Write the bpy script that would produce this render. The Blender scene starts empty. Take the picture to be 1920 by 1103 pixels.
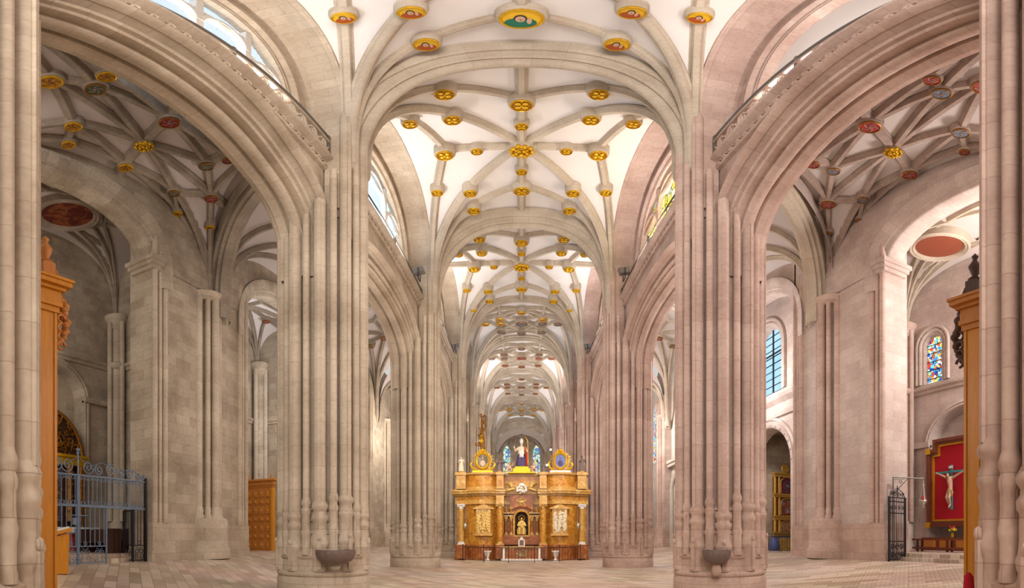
import bpy, math, random
from mathutils import Vector
PI = math.pi
sin, cos, sqrt = math.sin, math.cos, math.sqrt
rng = random.Random(7)
S = bpy.context.scene
COL = S.collection

# ------------------------------------------------------------------ mesh collecting
class MB:
    def __init__(self):
        self.v = []; self.f = []; self.uv = []; self.sm = []; self.mi = []
        self.m = 0

    def quadface(self, idx, uv=None, smooth=False):
        self.f.append(idx); self.uv.append(uv); self.sm.append(smooth); self.mi.append(self.m)

    def box(self, x0, x1, y0, y1, z0, z1):
        b = len(self.v)
        self.v += [(x0, y0, z0), (x1, y0, z0), (x1, y1, z0), (x0, y1, z0), (x0, y0, z1), (x1, y0, z1), (x1, y1, z1), (x0, y1, z1)]
        for q in ((0, 3, 2, 1), (4, 5, 6, 7), (0, 1, 5, 4), (1, 2, 6, 5), (2, 3, 7, 6), (3, 0, 4, 7)):
            self.quadface([b + i for i in q])
        return self

    def obox(self, c, dx, dy, dz, ax=(1, 0, 0), ay=(0, 1, 0), az=(0, 0, 1)):
        """oriented box by half sizes"""
        c = Vector(c); ax = Vector(ax).normalized(); ay = Vector(ay).normalized(); az = Vector(az).normalized()
        b = len(self.v)
        for sx, sy, sz in ((-1, -1, -1), (1, -1, -1), (1, 1, -1), (-1, 1, -1), (-1, -1, 1), (1, -1, 1), (1, 1, 1), (-1, 1, 1)):
            self.v.append(tuple(c + ax * dx * sx + ay * dy * sy + az * dz * sz))
        for q in ((0, 3, 2, 1), (4, 5, 6, 7), (0, 1, 5, 4), (1, 2, 6, 5), (2, 3, 7, 6), (3, 0, 4, 7)):
            self.quadface([b + i for i in q])
        return self

    def grid(self, P, smooth=True, uv=None, closed_u=False):
        """P[i][j] points; quads between"""
        nu, nv = len(P), len(P[0])
        b = len(self.v)
        for r in P:
            for p in r: self.v.append(tuple(p))
        for i in range(nu if closed_u else nu - 1):
            i2 = (i + 1) % nu
            for j in range(nv - 1):
                q = [b + i * nv + j, b + i2 * nv + j, b + i2 * nv + j + 1, b + i * nv + j + 1]
                t = None
                if uv:
                    t = [uv[i][j], uv[i + 1][j], uv[i + 1][j + 1], uv[i][j + 1]]
                self.quadface(q, t, smooth)
        return self

    def lathe(self, prof, c=(0, 0, 0), n=16, a0=0.0, a1=2 * PI, smooth=True, sx=1, sy=1, caps=True):
        full = abs(a1 - a0 - 2 * PI) < 1e-6
        m = n if full else n + 1
        P = []
        for i in range(m):
            a = a0 + (a1 - a0) * i / n
            P.append([(c[0] + r * cos(a) * sx, c[1] + r * sin(a) * sy, c[2] + z) for r, z in prof])
        b = len(self.v)
        self.grid(P, smooth, closed_u=full)
        if caps and full:
            k = len(prof)
            if prof[0][0] > 1e-6: self.quadface([b + i * k for i in range(m)][::-1])
            if prof[-1][0] > 1e-6: self.quadface([b + i * k + k - 1 for i in range(m)])
        return self

    def ball(self, c, r, n=12, m=8, sx=1, sy=1, sz=1):
        prof = [(r * cos(-PI / 2 + PI * j / m), r * sz * sin(-PI / 2 + PI * j / m)) for j in range(m + 1)]
        return self.lathe(prof, c, n, sx=sx, sy=sy, caps=False)

    def prism(self, poly, z0, z1, smooth=False):
        """poly: CCW list of (x,y)"""
        n = len(poly); b = len(self.v)
        self.v += [(x, y, z0) for x, y in poly] + [(x, y, z1) for x, y in poly]
        for i in range(n):
            j = (i + 1) % n
            self.quadface([b + i, b + j, b + n + j, b + n + i], None, smooth)
        self.quadface([b + i for i in range(n)][::-1]); self.quadface([b + n + i for i in range(n)])
        return self

    def plate(self, poly, d, c, ax, ay, an):
        """polygon in plane (ax, ay) through c, thickness d along an (both ways half)"""
        c = Vector(c); ax = Vector(ax); ay = Vector(ay); an = Vector(an)
        n = len(poly); b = len(self.v)
        for s in (-.5, .5):
            for x, y in poly: self.v.append(tuple(c + ax * x + ay * y + an * d * s))
        for i in range(n):
            j = (i + 1) % n
            self.quadface([b + i, b + j, b + n + j, b + n + i])
        self.quadface([b + i for i in range(n)][::-1]); self.quadface([b + n + i for i in range(n)])
        return self

    def tube(self, pts, r, n=6, closed=False, smooth=True):
        pts = [Vector(p) for p in pts]
        m = len(pts); rr = r if isinstance(r, (list, tuple)) else [r] * m
        P = []; up = None
        for i, p in enumerate(pts):
            if closed: t = pts[(i + 1) % m] - pts[i - 1]
            else: t = pts[min(i + 1, m - 1)] - pts[max(i - 1, 0)]
            t.normalize()
            if up is None:
                up = Vector((0, 0, 1)) if abs(t.z) < .9 else Vector((1, 0, 0))
            s = t.cross(up); s.normalize(); up = s.cross(t)
            P.append([tuple(p + s * (rr[i] * cos(2 * PI * k / n)) + up * (rr[i] * sin(2 * PI * k / n))) for k in range(n)] )
        for r_ in P: r_.append(r_[0])
        b = len(self.v)
        self.grid(P, smooth, closed_u=closed)
        if not closed:
            self.quadface([b + k for k in range(n)]); self.quadface([b + (m - 1) * (n + 1) + k for k in range(n)][::-1])
        return self

    def sweep(self, path, prof, frame, smooth=True, closed_prof=False, caps=False):
        """path: list of points, frame(i)->(A,B) vectors; prof (a,b)"""
        pr = list(prof) + ([prof[0]] if closed_prof else [])
        L = [0]
        for i in range(1, len(path)): L.append(L[-1] + (Vector(path[i]) - Vector(path[i - 1])).length)
        W = [0]
        for i in range(1, len(pr)): W.append(W[-1] + math.hypot(pr[i][0] - pr[i - 1][0], pr[i][1] - pr[i - 1][1]))
        P = []; U = []
        for i, p in enumerate(path):
            A, B = frame(i); p = Vector(p)
            P.append([tuple(p + A * a + B * b) for a, b in pr])
            U.append([(W[j], L[i]) for j in range(len(pr))])
        b = len(self.v)
        self.grid(P, smooth, U)
        if caps and closed_prof:
            k = len(pr)
            self.quadface([b + j for j in range(k - 1)]); self.quadface([b + (len(path) - 1) * k + j for j in range(k - 1)][::-1])
        return self

    def build(self, name, mats, parent=None, recalc=True):
        me = bpy.data.meshes.new(name)
        me.from_pydata(self.v, [], self.f)
        if not isinstance(mats, (list, tuple)): mats = [mats]
        for m in mats: me.materials.append(m)
        me.polygons.foreach_set('use_smooth', self.sm)
        if len(mats) > 1: me.polygons.foreach_set('material_index', self.mi)
        uvl = me.uv_layers.new(name='UVMap')
        data = uvl.data
        for p, t in zip(me.polygons, self.uv):
            if t is not None:
                for k, li in enumerate(p.loop_indices): data[li].uv = t[k]
            else:
                n = p.normal
                for li in p.loop_indices:
                    c = me.vertices[me.loops[li].vertex_index].co
                    if abs(n.z) > .75: data[li].uv = (c.x, c.y)
                    elif abs(n.x) > abs(n.y): data[li].uv = (c.y, c.z)
                    else: data[li].uv = (c.x, c.z)
        if any(self.sm):
            try: me.set_sharp_from_angle(angle=math.radians(50))
            except Exception: pass
        me.update()
        o = bpy.data.objects.new(name, me)
        COL.objects.link(o)
        if parent is not None: o.parent = parent
        return o

def empty(name, loc=(0, 0, 0), rz=0):
    o = bpy.data.objects.new(name, None); COL.objects.link(o)
    o.location = loc; o.rotation_euler = (0, 0, rz); o.empty_display_size = .3
    return o

def tag(o, label, cat, group=None, kind=None):
    o['label'] = label; o['category'] = cat
    if group: o['group'] = group
    if kind: o['kind'] = kind
    return o

def struct(o, label, cat): return tag(o, label, cat, None, 'structure')

KIDS = {}
def copy_tree(o, parent=None):
    c = o.copy(); COL.objects.link(c); c.parent = parent
    for ch in list(o.children): copy_tree(ch, c)
    return c

# ------------------------------------------------------------------ materials
def nodes(name):
    m = bpy.data.materials.new(name); m.use_nodes = True
    nt = m.node_tree; nt.nodes.clear()
    out = nt.nodes.new('ShaderNodeOutputMaterial')
    return m, nt, out

def N(nt, kind, **kw):
    n = nt.nodes.new('ShaderNode' + kind)
    for k, v in kw.items():
        if k in n.inputs.keys(): n.inputs[k].default_value = v
        else: setattr(n, k, v)
    return n

def rgb(c, a=1): return (c[0], c[1], c[2], a)
def srgb(r, g, b):
    f = lambda c: (c / 255 / 12.92) if c / 255 <= .04045 else ((c / 255 + .055) / 1.055) ** 2.4
    return (f(r), f(g), f(b))

def mixc(nt, fac, a, b, blend='MIX'):
    n = nt.nodes.new('ShaderNodeMix'); n.data_type = 'RGBA'; n.blend_type = blend
    for sock, val in ((n.inputs[0], fac), (n.inputs[6], a), (n.inputs[7], b)):
        if hasattr(val, 'links'): nt.links.new(val, sock)
        else: sock.default_value = val if not isinstance(val, tuple) or len(val) == 4 else rgb(val)
    return n.outputs[2]

def plain(name, col, rough=.6, metal=0.0, var=.15, scale=4.0, bump=.0):
    m, nt, out = nodes(name)
    b = N(nt, 'BsdfPrincipled', Roughness=rough, Metallic=metal)
    tc = N(nt, 'TexCoord'); no = N(nt, 'TexNoise', Scale=scale, Detail=4.0)
    nt.links.new(tc.outputs['Object'], no.inputs['Vector'])
    c = mixc(nt, no.outputs['Fac'], tuple(x * (1 - var) for x in col), tuple(min(1, x * (1 + var)) for x in col))
    nt.links.new(c, b.inputs['Base Color'])
    if bump:
        bp = N(nt, 'Bump', Strength=bump, Distance=.05); nt.links.new(no.outputs['Fac'], bp.inputs['Height']); nt.links.new(bp.outputs['Normal'], b.inputs['Normal'])
    nt.links.new(b.outputs[0], out.inputs[0])
    return m

def stone(name, c1, c2, mortar, bw=.9, bh=.42, ms=.008, rough=.85, blotch=None, bump=.22, offset=.5):
    m, nt, out = nodes(name)
    b = N(nt, 'BsdfPrincipled', Roughness=rough)
    uv = N(nt, 'UVMap'); br = N(nt, 'TexBrick')
    br.offset = offset
    mp = N(nt, 'Mapping'); mp.inputs['Location'].default_value = (117.3 if bw > 10 else 0, .2, 0)
    nt.links.new(uv.outputs[0], mp.inputs[0]); nt.links.new(mp.outputs[0], br.inputs['Vector'])
    mortar = tuple((x + 1.3 * y) / 2.3 for x, y in zip(mortar, c2))
    br.inputs['Color1'].default_value = rgb(c1); br.inputs['Color2'].default_value = rgb(c2); br.inputs['Mortar'].default_value = rgb(mortar)
    br.inputs['Scale'].default_value = 1.0; br.inputs['Mortar Size'].default_value = ms; br.inputs['Mortar Smooth'].default_value = .4
    br.inputs['Bias'].default_value = -.2; br.inputs['Brick Width'].default_value = bw; br.inputs['Row Height'].default_value = bh
    geo = N(nt, 'NewGeometry')
    no = N(nt, 'TexNoise', Scale=.55, Detail=5.0, Roughness=.62); nt.links.new(geo.outputs['Position'], no.inputs['Vector'])
    rmp = N(nt, 'ValToRGB'); rmp.color_ramp.elements[0].position = .35; rmp.color_ramp.elements[1].position = .7
    nt.links.new(no.outputs['Fac'], rmp.inputs[0])
    bl = tuple(x * .86 for x in (blotch or tuple(x * .78 for x in c2)))
    c = mixc(nt, rmp.outputs[0], br.outputs['Color'], mixc(nt, .7, br.outputs['Color'], bl))
    no2 = N(nt, 'TexNoise', Scale=9.0, Detail=3.0); nt.links.new(geo.outputs['Position'], no2.inputs['Vector'])
    c = mixc(nt, .35, c, no2.outputs['Fac'], 'SOFT_LIGHT')
    nt.links.new(c, b.inputs['Base Color'])
    if bump:
        ma = N(nt, 'Math', operation='MULTIPLY_ADD'); nt.links.new(br.outputs['Fac'], ma.inputs[0]); ma.inputs[1].default_value = -1.0
        nt.links.new(no2.outputs['Fac'], ma.inputs[2])
        bp = N(nt, 'Bump', Strength=bump, Distance=.03); nt.links.new(ma.outputs[0], bp.inputs['Height']); nt.links.new(bp.outputs['Normal'], b.inputs['Normal'])
    nt.links.new(b.outputs[0], out.inputs[0])
    return m

def glow(name, col, strength, lines=None, vary=None):
    """daylit window pane; lines = spacing of dark glazing bars / blinds along UV.y"""
    m, nt, out = nodes(name)
    e = N(nt, 'Emission', Strength=strength)
    c = rgb(col)
    uv = N(nt, 'UVMap')
    sock = None
    if vary:
        tc = N(nt, 'NewGeometry'); no = N(nt, 'TexNoise', Scale=.5, Detail=2.0); nt.links.new(tc.outputs['Position'], no.inputs['Vector'])
        sock = mixc(nt, no.outputs['Fac'], rgb(col), rgb(vary))
    if lines:
        sep = N(nt, 'SeparateXYZ'); nt.links.new(uv.outputs[0], sep.inputs[0])
        d = N(nt, 'Math', operation='FRACT'); mul = N(nt, 'Math', operation='MULTIPLY'); nt.links.new(sep.outputs[1], mul.inputs[0]); mul.inputs[1].default_value = 1 / lines
        nt.links.new(mul.outputs[0], d.inputs[0])
        g = N(nt, 'Math', operation='LESS_THAN'); nt.links.new(d.outputs[0], g.inputs[0]); g.inputs[1].default_value = .3
        sock = mixc(nt, g.outputs[0], sock if sock else c, tuple(x * .38 for x in col))
    if sock: nt.links.new(sock, e.inputs[0])
    else: e.inputs[0].default_value = c
    nt.links.new(e.outputs[0], out.inputs[0])
    return m

def stained(name, cols, strength, scale=2.6, lead=.06):
    m, nt, out = nodes(name)
    e = N(nt, 'Emission', Strength=strength)
    uv = N(nt, 'UVMap'); vo = N(nt, 'TexVoronoi', Scale=scale); nt.links.new(uv.outputs[0], vo.inputs['Vector'])
    sep = N(nt, 'SeparateColor'); nt.links.new(vo.outputs['Color'], sep.inputs[0])
    r = N(nt, 'ValToRGB'); r.color_ramp.interpolation = 'CONSTANT'
    while len(r.color_ramp.elements) < len(cols): r.color_ramp.elements.new(.5)
    for i, c in enumerate(cols):
        r.color_ramp.elements[i].position = i / len(cols); r.color_ramp.elements[i].color = rgb(c)
    nt.links.new(sep.outputs[0], r.inputs[0])
    ed = N(nt, 'TexVoronoi', Scale=scale, feature='DISTANCE_TO_EDGE'); nt.links.new(uv.outputs[0], ed.inputs['Vector'])
    lt = N(nt, 'Math', operation='LESS_THAN'); nt.links.new(ed.outputs['Distance'], lt.inputs[0]); lt.inputs[1].default_value = lead
    c = mixc(nt, lt.outputs[0], r.outputs[0], (.01, .01, .015))
    nt.links.new(c, e.inputs[0]); nt.links.new(e.outputs[0], out.inputs[0])
    return m

def painted(name, cols, scale=1.6, rough=.5, seed=0.0):
    m, nt, out = nodes(name)
    b = N(nt, 'BsdfPrincipled', Roughness=rough)
    tc = N(nt, 'TexCoord'); mp = N(nt, 'Mapping'); mp.inputs['Location'].default_value = (seed, seed * 1.7, seed * .6)
    nt.links.new(tc.outputs['Object'], mp.inputs[0])
    no = N(nt, 'TexNoise', Scale=scale, Detail=3.0, Distortion=.8); nt.links.new(mp.outputs[0], no.inputs['Vector'])
    r = N(nt, 'ValToRGB')
    while len(r.color_ramp.elements) < len(cols): r.color_ramp.elements.new(.5)
    for i, c in enumerate(cols):
        r.color_ramp.elements[i].position = .3 + .4 * i / max(1, len(cols) - 1); r.color_ramp.elements[i].color = rgb(c)
    nt.links.new(no.outputs['Fac'], r.inputs[0]); nt.links.new(r.outputs[0], b.inputs['Base Color'])
    nt.links.new(b.outputs[0], out.inputs[0])
    return m

def wood(name, c1, c2, rough=.45, scale=1.0):
    m, nt, out = nodes(name)
    b = N(nt, 'BsdfPrincipled', Roughness=rough)
    tc = N(nt, 'TexCoord'); mp = N(nt, 'Mapping'); mp.inputs['Scale'].default_value = (9 * scale, 9 * scale, .7 * scale)
    nt.links.new(tc.outputs['Object'], mp.inputs[0])
    no = N(nt, 'TexNoise', Scale=1.6, Detail=5.0, Distortion=1.2); nt.links.new(mp.outputs[0], no.inputs['Vector'])
    c = mixc(nt, no.outputs['Fac'], c1, c2)
    nt.links.new(c, b.inputs['Base Color']); nt.links.new(b.outputs[0], out.inputs[0])
    return m

M = {}
M['nave'] = stone('nave_stone', srgb(220, 202, 180), srgb(200, 179, 156), srgb(158, 138, 118), blotch=srgb(165, 140, 115))
M['navepink'] = stone('nave_stone_rosy', srgb(219, 192, 178), srgb(200, 170, 157), srgb(165, 138, 126), blotch=srgb(176, 142, 128))
M['side'] = stone('aisle_stone', srgb(205, 188, 165), srgb(178, 158, 134), srgb(150, 130, 110), blotch=srgb(140, 118, 98))
M['sidepink'] = stone('aisle_stone_pale', srgb(222, 202, 190), srgb(203, 180, 168), srgb(175, 152, 142), blotch=srgb(186, 158, 146))
M['pale'] = stone('pale_ashlar', srgb(226, 213, 199), srgb(214, 198, 183), srgb(190, 172, 158), bw=1.1, bh=.5, blotch=srgb(205, 184, 168))
M['shaft'] = stone('shaft_stone', srgb(216, 197, 173), srgb(198, 177, 153), srgb(150, 130, 110), bw=400, bh=.62, blotch=srgb(172, 149, 124))
M['shaftpink'] = stone('shaft_stone_rosy', srgb(217, 187, 171), srgb(198, 166, 151), srgb(155, 126, 113), bw=400, bh=.62, blotch=srgb(176, 140, 125))
M['rib'] = stone('rib_stone', srgb(214, 197, 176), srgb(203, 184, 162), srgb(160, 142, 124), bw=400, bh=.8, blotch=srgb(182, 160, 138))
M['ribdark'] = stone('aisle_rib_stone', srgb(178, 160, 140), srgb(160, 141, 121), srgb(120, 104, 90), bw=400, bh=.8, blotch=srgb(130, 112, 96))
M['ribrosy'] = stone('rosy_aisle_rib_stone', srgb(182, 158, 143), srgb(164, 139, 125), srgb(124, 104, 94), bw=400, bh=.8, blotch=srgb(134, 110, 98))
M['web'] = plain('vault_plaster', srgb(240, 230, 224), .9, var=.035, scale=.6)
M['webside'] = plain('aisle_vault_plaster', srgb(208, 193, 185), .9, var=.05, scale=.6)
M['base'] = stone('pillar_base_stone', srgb(208, 189, 166), srgb(188, 167, 144), srgb(140, 118, 97), bw=.8, bh=.5, blotch=srgb(158, 132, 106))
M['basepink'] = stone('pillar_base_stone_rosy', srgb(210, 178, 160), srgb(190, 157, 140), srgb(145, 116, 102), bw=.8, bh=.5, blotch=srgb(165, 130, 113))
M['gold'] = plain('gilding', srgb(226, 172, 30), .35, .55, .35, 9, .3)
M['golddark'] = plain('old_gilding', srgb(150, 98, 30), .4, .5, .5, 6, .4)
M['ochre'] = painted('ochre_marble', [srgb(196, 134, 40), srgb(172, 108, 28), srgb(210, 152, 58), srgb(156, 94, 24)], 2.2, .35)
M['ochrelight'] = painted('pale_ochre_marble', [srgb(214, 170, 90), srgb(190, 138, 60), srgb(226, 190, 120)], 3, .35)
M['umber'] = painted('reddish_brown_marble', [srgb(168, 98, 42), srgb(140, 74, 30), srgb(186, 118, 56)], 3, .35)
M['oldgold'] = plain('aged_gilding', srgb(196, 146, 66), .4, .3, .35, 6, .3)
M['relief'] = plain('carved_ochre', srgb(226, 186, 104), .5, .1, .3, 8, .5)
M['white'] = plain('white_stone', srgb(232, 224, 214), .6, var=.12, scale=6)
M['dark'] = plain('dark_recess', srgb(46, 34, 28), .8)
M['orange'] = wood('honey_wood', srgb(232, 156, 34), srgb(186, 110, 16), .4)
M['oak'] = wood('carved_oak', srgb(218, 142, 56), srgb(168, 96, 30), .45, 1.3)
M['brown'] = wood('brown_bench_wood', srgb(140, 70, 44), srgb(98, 44, 28), .45)
M['darkwood'] = wood('dark_carved_wood', srgb(92, 60, 42), srgb(52, 32, 24), .5, 1.4)
M['blueiron'] = plain('blue_grey_iron', srgb(112, 127, 146), .5, .2, .12)
M['iron'] = plain('black_iron', srgb(44, 44, 50), .45, .6, .15)
M['rail'] = plain('grey_metal_rail', srgb(120, 112, 104), .5, .4, .15)
M['red'] = plain('red_velvet', srgb(186, 8, 34), .85, var=.12, scale=1.2)
M['teal'] = plain('turquoise_paint', srgb(60, 150, 150), .5)
M['skin'] = plain('painted_flesh', srgb(214, 170, 140), .5, var=.12, scale=10)
M['hair'] = plain('dark_brown_paint', srgb(58, 38, 28), .6)
M['cloth'] = plain('ochre_drapery', srgb(190, 160, 110), .6)
M['cream'] = plain('cream_drapery', srgb(226, 208, 176), .6, var=.2, scale=8)
M['purple'] = plain('purple_drapery', srgb(70, 50, 96), .6, var=.25)
M['scarlet'] = plain('scarlet_drapery', srgb(196, 40, 36), .6)
M['rednave'] = plain('red_altar_cloth', srgb(170, 70, 56), .7)
M['linen'] = plain('white_linen', srgb(226, 230, 230), .7)
M['silver'] = plain('silver', srgb(200, 196, 190), .25, .9)
M['blue'] = plain('blue_paint', srgb(92, 104, 160), .5, var=.3, scale=6)
M['granite'] = plain('dark_red_stone', srgb(112, 92, 84), .55, var=.35, scale=10)
M['ovalL'] = painted('dark_red_painting', [srgb(120, 40, 30), srgb(84, 24, 22), srgb(150, 80, 40), srgb(60, 20, 20)], 1.4)
M['ovalR'] = wood('red_brown_panel', srgb(168, 92, 64), srgb(128, 58, 40), .5, .6)
M['portL'] = painted('brown_portrait_ground', [srgb(110, 92, 70), srgb(70, 60, 52), srgb(150, 130, 100), srgb(60, 80, 66)], 2.5)
M['frontpaint'] = painted('altar_front_painting', [srgb(60, 60, 70), srgb(170, 130, 50), srgb(90, 40, 40), srgb(190, 180, 150)], 5)
M['lamp'] = glow('lamp_bulb', (1, .95, .85), 14)
M['retpaint'] = painted('dark_retable_painting', [srgb(60, 46, 70), srgb(120, 100, 110), srgb(40, 30, 30), srgb(150, 120, 70)], 2)
M['paintA'] = painted('small_panel_painting', [srgb(50, 120, 150), srgb(150, 60, 40), srgb(190, 150, 90), srgb(50, 60, 50)], 4, seed=3.1)
M['paintB'] = painted('middle_panel_painting', [srgb(90, 180, 210), srgb(170, 60, 40), srgb(60, 70, 50), srgb(200, 160, 100)], 3, seed=1.2)
M['paintC'] = painted('upper_panel_painting', [srgb(40, 44, 70), srgb(130, 40, 40), srgb(50, 40, 60), srgb(110, 150, 170)], 3.4, seed=5.0)
M['glassgem'] = plain('red_glass', srgb(190, 40, 30), .2)
M['skypane'] = glow('sky_pane', srgb(150, 200, 240), 1.5, .16, srgb(235, 245, 252))
M['skypane2'] = glow('sky_pane_barred', srgb(120, 182, 230), 1.35, .1, srgb(205, 232, 248))
M['yellowpane'] = stained('yellow_leaded_glass', [srgb(240, 214, 90), srgb(250, 240, 190), srgb(214, 170, 40), srgb(232, 226, 120), srgb(200, 210, 190)], 1.1, 1.6, .035)
M['stain'] = stained('coloured_leaded_glass', [srgb(70, 140, 210), srgb(225, 200, 90), srgb(205, 70, 60), srgb(120, 200, 210), srgb(40, 70, 150), srgb(230, 150, 70), srgb(220, 236, 236), srgb(90, 180, 190), srgb(225, 226, 200)], 1.35, 6.5, .04)
M['stainpale'] = stained('pale_leaded_glass', [srgb(190, 220, 200), srgb(120, 190, 190), srgb(90, 120, 190), srgb(225, 220, 150), srgb(210, 230, 230)], 1.25, 2.2, .06)

def floor_mat():
    m, nt, out = nodes('paving')
    b = N(nt, 'BsdfPrincipled', Roughness=.42)
    geo = N(nt, 'NewGeometry'); mp = N(nt, 'Mapping'); mp.inputs['Rotation'].default_value = (0, 0, .78)
    nt.links.new(geo.outputs['Position'], mp.inputs[0])
    br = N(nt, 'TexBrick'); br.offset = .5; br.offset_frequency = 2
    nt.links.new(mp.outputs[0], br.inputs['Vector'])
    br.inputs['Color1'].default_value = rgb(srgb(214, 192, 170)); br.inputs['Color2'].default_value = rgb(srgb(164, 138, 116)); br.inputs['Mortar'].default_value = rgb(srgb(158, 136, 116))
    br.inputs['Scale'].default_value = 1.0; br.inputs['Mortar Size'].default_value = .012; br.inputs['Bias'].default_value = -.15
    br.inputs['Brick Width'].default_value = .95; br.inputs['Row Height'].default_value = .34
    wv = N(nt, 'TexWave', Scale=2.4, Distortion=.6, Detail=1.0); wv.bands_direction = 'X'; nt.links.new(mp.outputs[0], wv.inputs['Vector'])
    no = N(nt, 'TexNoise', Scale=.35, Detail=4.0); nt.links.new(geo.outputs['Position'], no.inputs['Vector'])
    c = mixc(nt, .14, br.outputs['Color'], wv.outputs['Color'], 'SOFT_LIGHT')
    c = mixc(nt, .35, c, no.outputs['Color'], 'SOFT_LIGHT')
    nt.links.new(c, b.inputs['Base Color'])
    bp = N(nt, 'Bump', Strength=.15, Distance=.01); nt.links.new(br.outputs['Fac'], bp.inputs['Height']); bp.invert = True; nt.links.new(bp.outputs['Normal'], b.inputs['Normal'])
    nt.links.new(b.outputs[0], out.inputs[0])
    return m
M['floor'] = floor_mat()
# ------------------------------------------------------------------ curves and vaults
def e_sup(t, n=2.6):
    t = min(1.0, abs(t)); return (1 - t ** n) ** (1 / n)

def arch_pts(a, h, n=2.4, k=32):
    """(across, up) points of a depressed arch, from -a to a"""
    r = []
    for i in range(k + 1):
        t = PI * i / k
        c, s = cos(t), max(0.0, sin(t))
        r.append((-math.copysign(abs(c) ** (2 / n), c) * a, s ** (2 / n) * h))
    return r

def normals2(pts):
    r = []
    for i in range(len(pts)):
        a = pts[max(0, i - 1)]; b = pts[min(len(pts) - 1, i + 1)]
        tx, tz = b[0] - a[0], b[1] - a[1]; l = math.hypot(tx, tz) or 1
        r.append((-tz / l, tx / l))          # points outwards (up) for a path running -a -> a
    return r

class Vault:
    def __init__(s, quad, zs, rise, n=2.6):
        s.q = quad; s.zs = zs; s.rise = rise; s.n = n     # quad: (-,-),(+,-),(+,+),(-,+)
    def xy(s, u, v):
        w = [(1 - u) * (1 - v) / 4, (1 + u) * (1 - v) / 4, (1 + u) * (1 + v) / 4, (1 - u) * (1 + v) / 4]
        return (sum(w[i] * s.q[i][0] for i in range(4)), sum(w[i] * s.q[i][1] for i in range(4)))
    def uv(s, x, y):
        u = v = 0.0
        for _ in range(12):
            px, py = s.xy(u, v); h = 1e-4
            ax, ay = s.xy(u + h, v); bx, by = s.xy(u, v + h)
            j11, j21, j12, j22 = (ax - px) / h, (ay - py) / h, (bx - px) / h, (by - py) / h
            det = j11 * j22 - j12 * j21
            dx, dy = x - px, y - py
            u += (dx * j22 - dy * j12) / det; v += (j11 * dy - j21 * dx) / det
        return u, v
    def zuv(s, u, v): return s.zs + s.rise * e_sup(min(abs(u), abs(v)) if max(abs(u), abs(v)) > 1e-9 else 0, s.n)
    def z(s, x, y):
        u, v = s.uv(x, y); return s.zuv(u, v)
    def web(s, mat, parent, k=40):
        ts = [sin(PI / 2 * (-1 + 2 * i / k)) for i in range(k + 1)]
        mb = MB(); P = []; U = []
        for u in ts:
            row = []; ur = []
            for v in ts:
                x, y = s.xy(u, v); z = s.zuv(u, v); row.append((x, y, z)); ur.append((x, y))
            P.append(row); U.append(ur)
        mb.grid(P, True, U)
        return mb.build('vault_web', mat, parent)
    def rib(s, A, B, mat, parent, w=.5, d=.42, lift=.06, k=16):
        """A, B in (u,v); straight in plan, following the web"""
        pa, pb = Vector(s.xy(*A)), Vector(s.xy(*B))
        dirv = (pb - pa); dirv.normalize(); side = Vector((dirv.y, -dirv.x, 0))
        steep_a = max(abs(A[0]), abs(A[1])) > .97 and min(abs(A[0]), abs(A[1])) > .9
        path = []
        for i in range(k + 1):
            t = i / k
            if steep_a: t = 1 - cos(PI / 2 * t)
            u = A[0] + (B[0] - A[0]) * t; v = A[1] + (B[1] - A[1]) * t
            x, y = s.xy(u, v); path.append(Vector((x, y, s.zuv(u, v) + lift)))
        if steep_a:
            out = Vector((-dirv.x, -dirv.y, 0)); path = [path[0] + out * .75 - Vector((0, 0, 1.3)), path[0] + out * .3 - Vector((0, 0, .5))] + path; k += 2
        def fr(i):
            t = path[min(i + 1, k)] - path[max(0, i - 1)]; t.normalize()
            nn = side.cross(t); nn.normalize()
            if nn.z > 0: nn = -nn
            return side, nn
        h = w / 2
        prof = [(-h, 0), (-h, d * .35), (-h * .72, d * .45), (-h * .62, d * .8), (-h * .4, d), (h * .4, d), (h * .62, d * .8), (h * .72, d * .45), (h, d * .35), (h, 0)]
        mb = MB(); mb.sweep(path, prof, fr, True)
        return mb.build('rib', mat, parent)

# ------------------------------------------------------------------ bosses
def rosette(mb, r, z0, petals=4):
    """gilded flower hanging face down: ring plus lobes; material 0 gold, 1 dark ground"""
    mb.m = 1; mb.lathe([(r * .98, z0 + .06), (r * .9, z0), (0.001, z0)], n=18, caps=False)
    mb.m = 0; mb.lathe([(r * 1.0, z0 + .1), (r * 1.04, z0 - .02), (r * .94, z0 - .07), (r * .84, z0 - .02), (r * .82, z0 + .02)], n=20, caps=False)
    for k in range(petals):
        a = 2 * PI * (k + .5) / petals
        mb.ball((cos(a) * r * .46, sin(a) * r * .46, z0 - .03), r * .3, 8, 5, sz=.55)
    mb.ball((0, 0, z0 - .06), r * .2, 8, 5, sz=.8)
    for k in range(petals):
        a = 2 * PI * k / petals
        mb.ball((cos(a) * r * .66, sin(a) * r * .66, z0 - .02), r * .12, 6, 4)

def collar(mb, r, z0, top):
    mb.lathe([(r * 1.25, top), (r * 1.25, z0 + .28), (r * 1.16, z0 + .2), (r * 1.2, z0 + .1), (r * 1.08, z0 + .04)], n=20)

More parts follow.
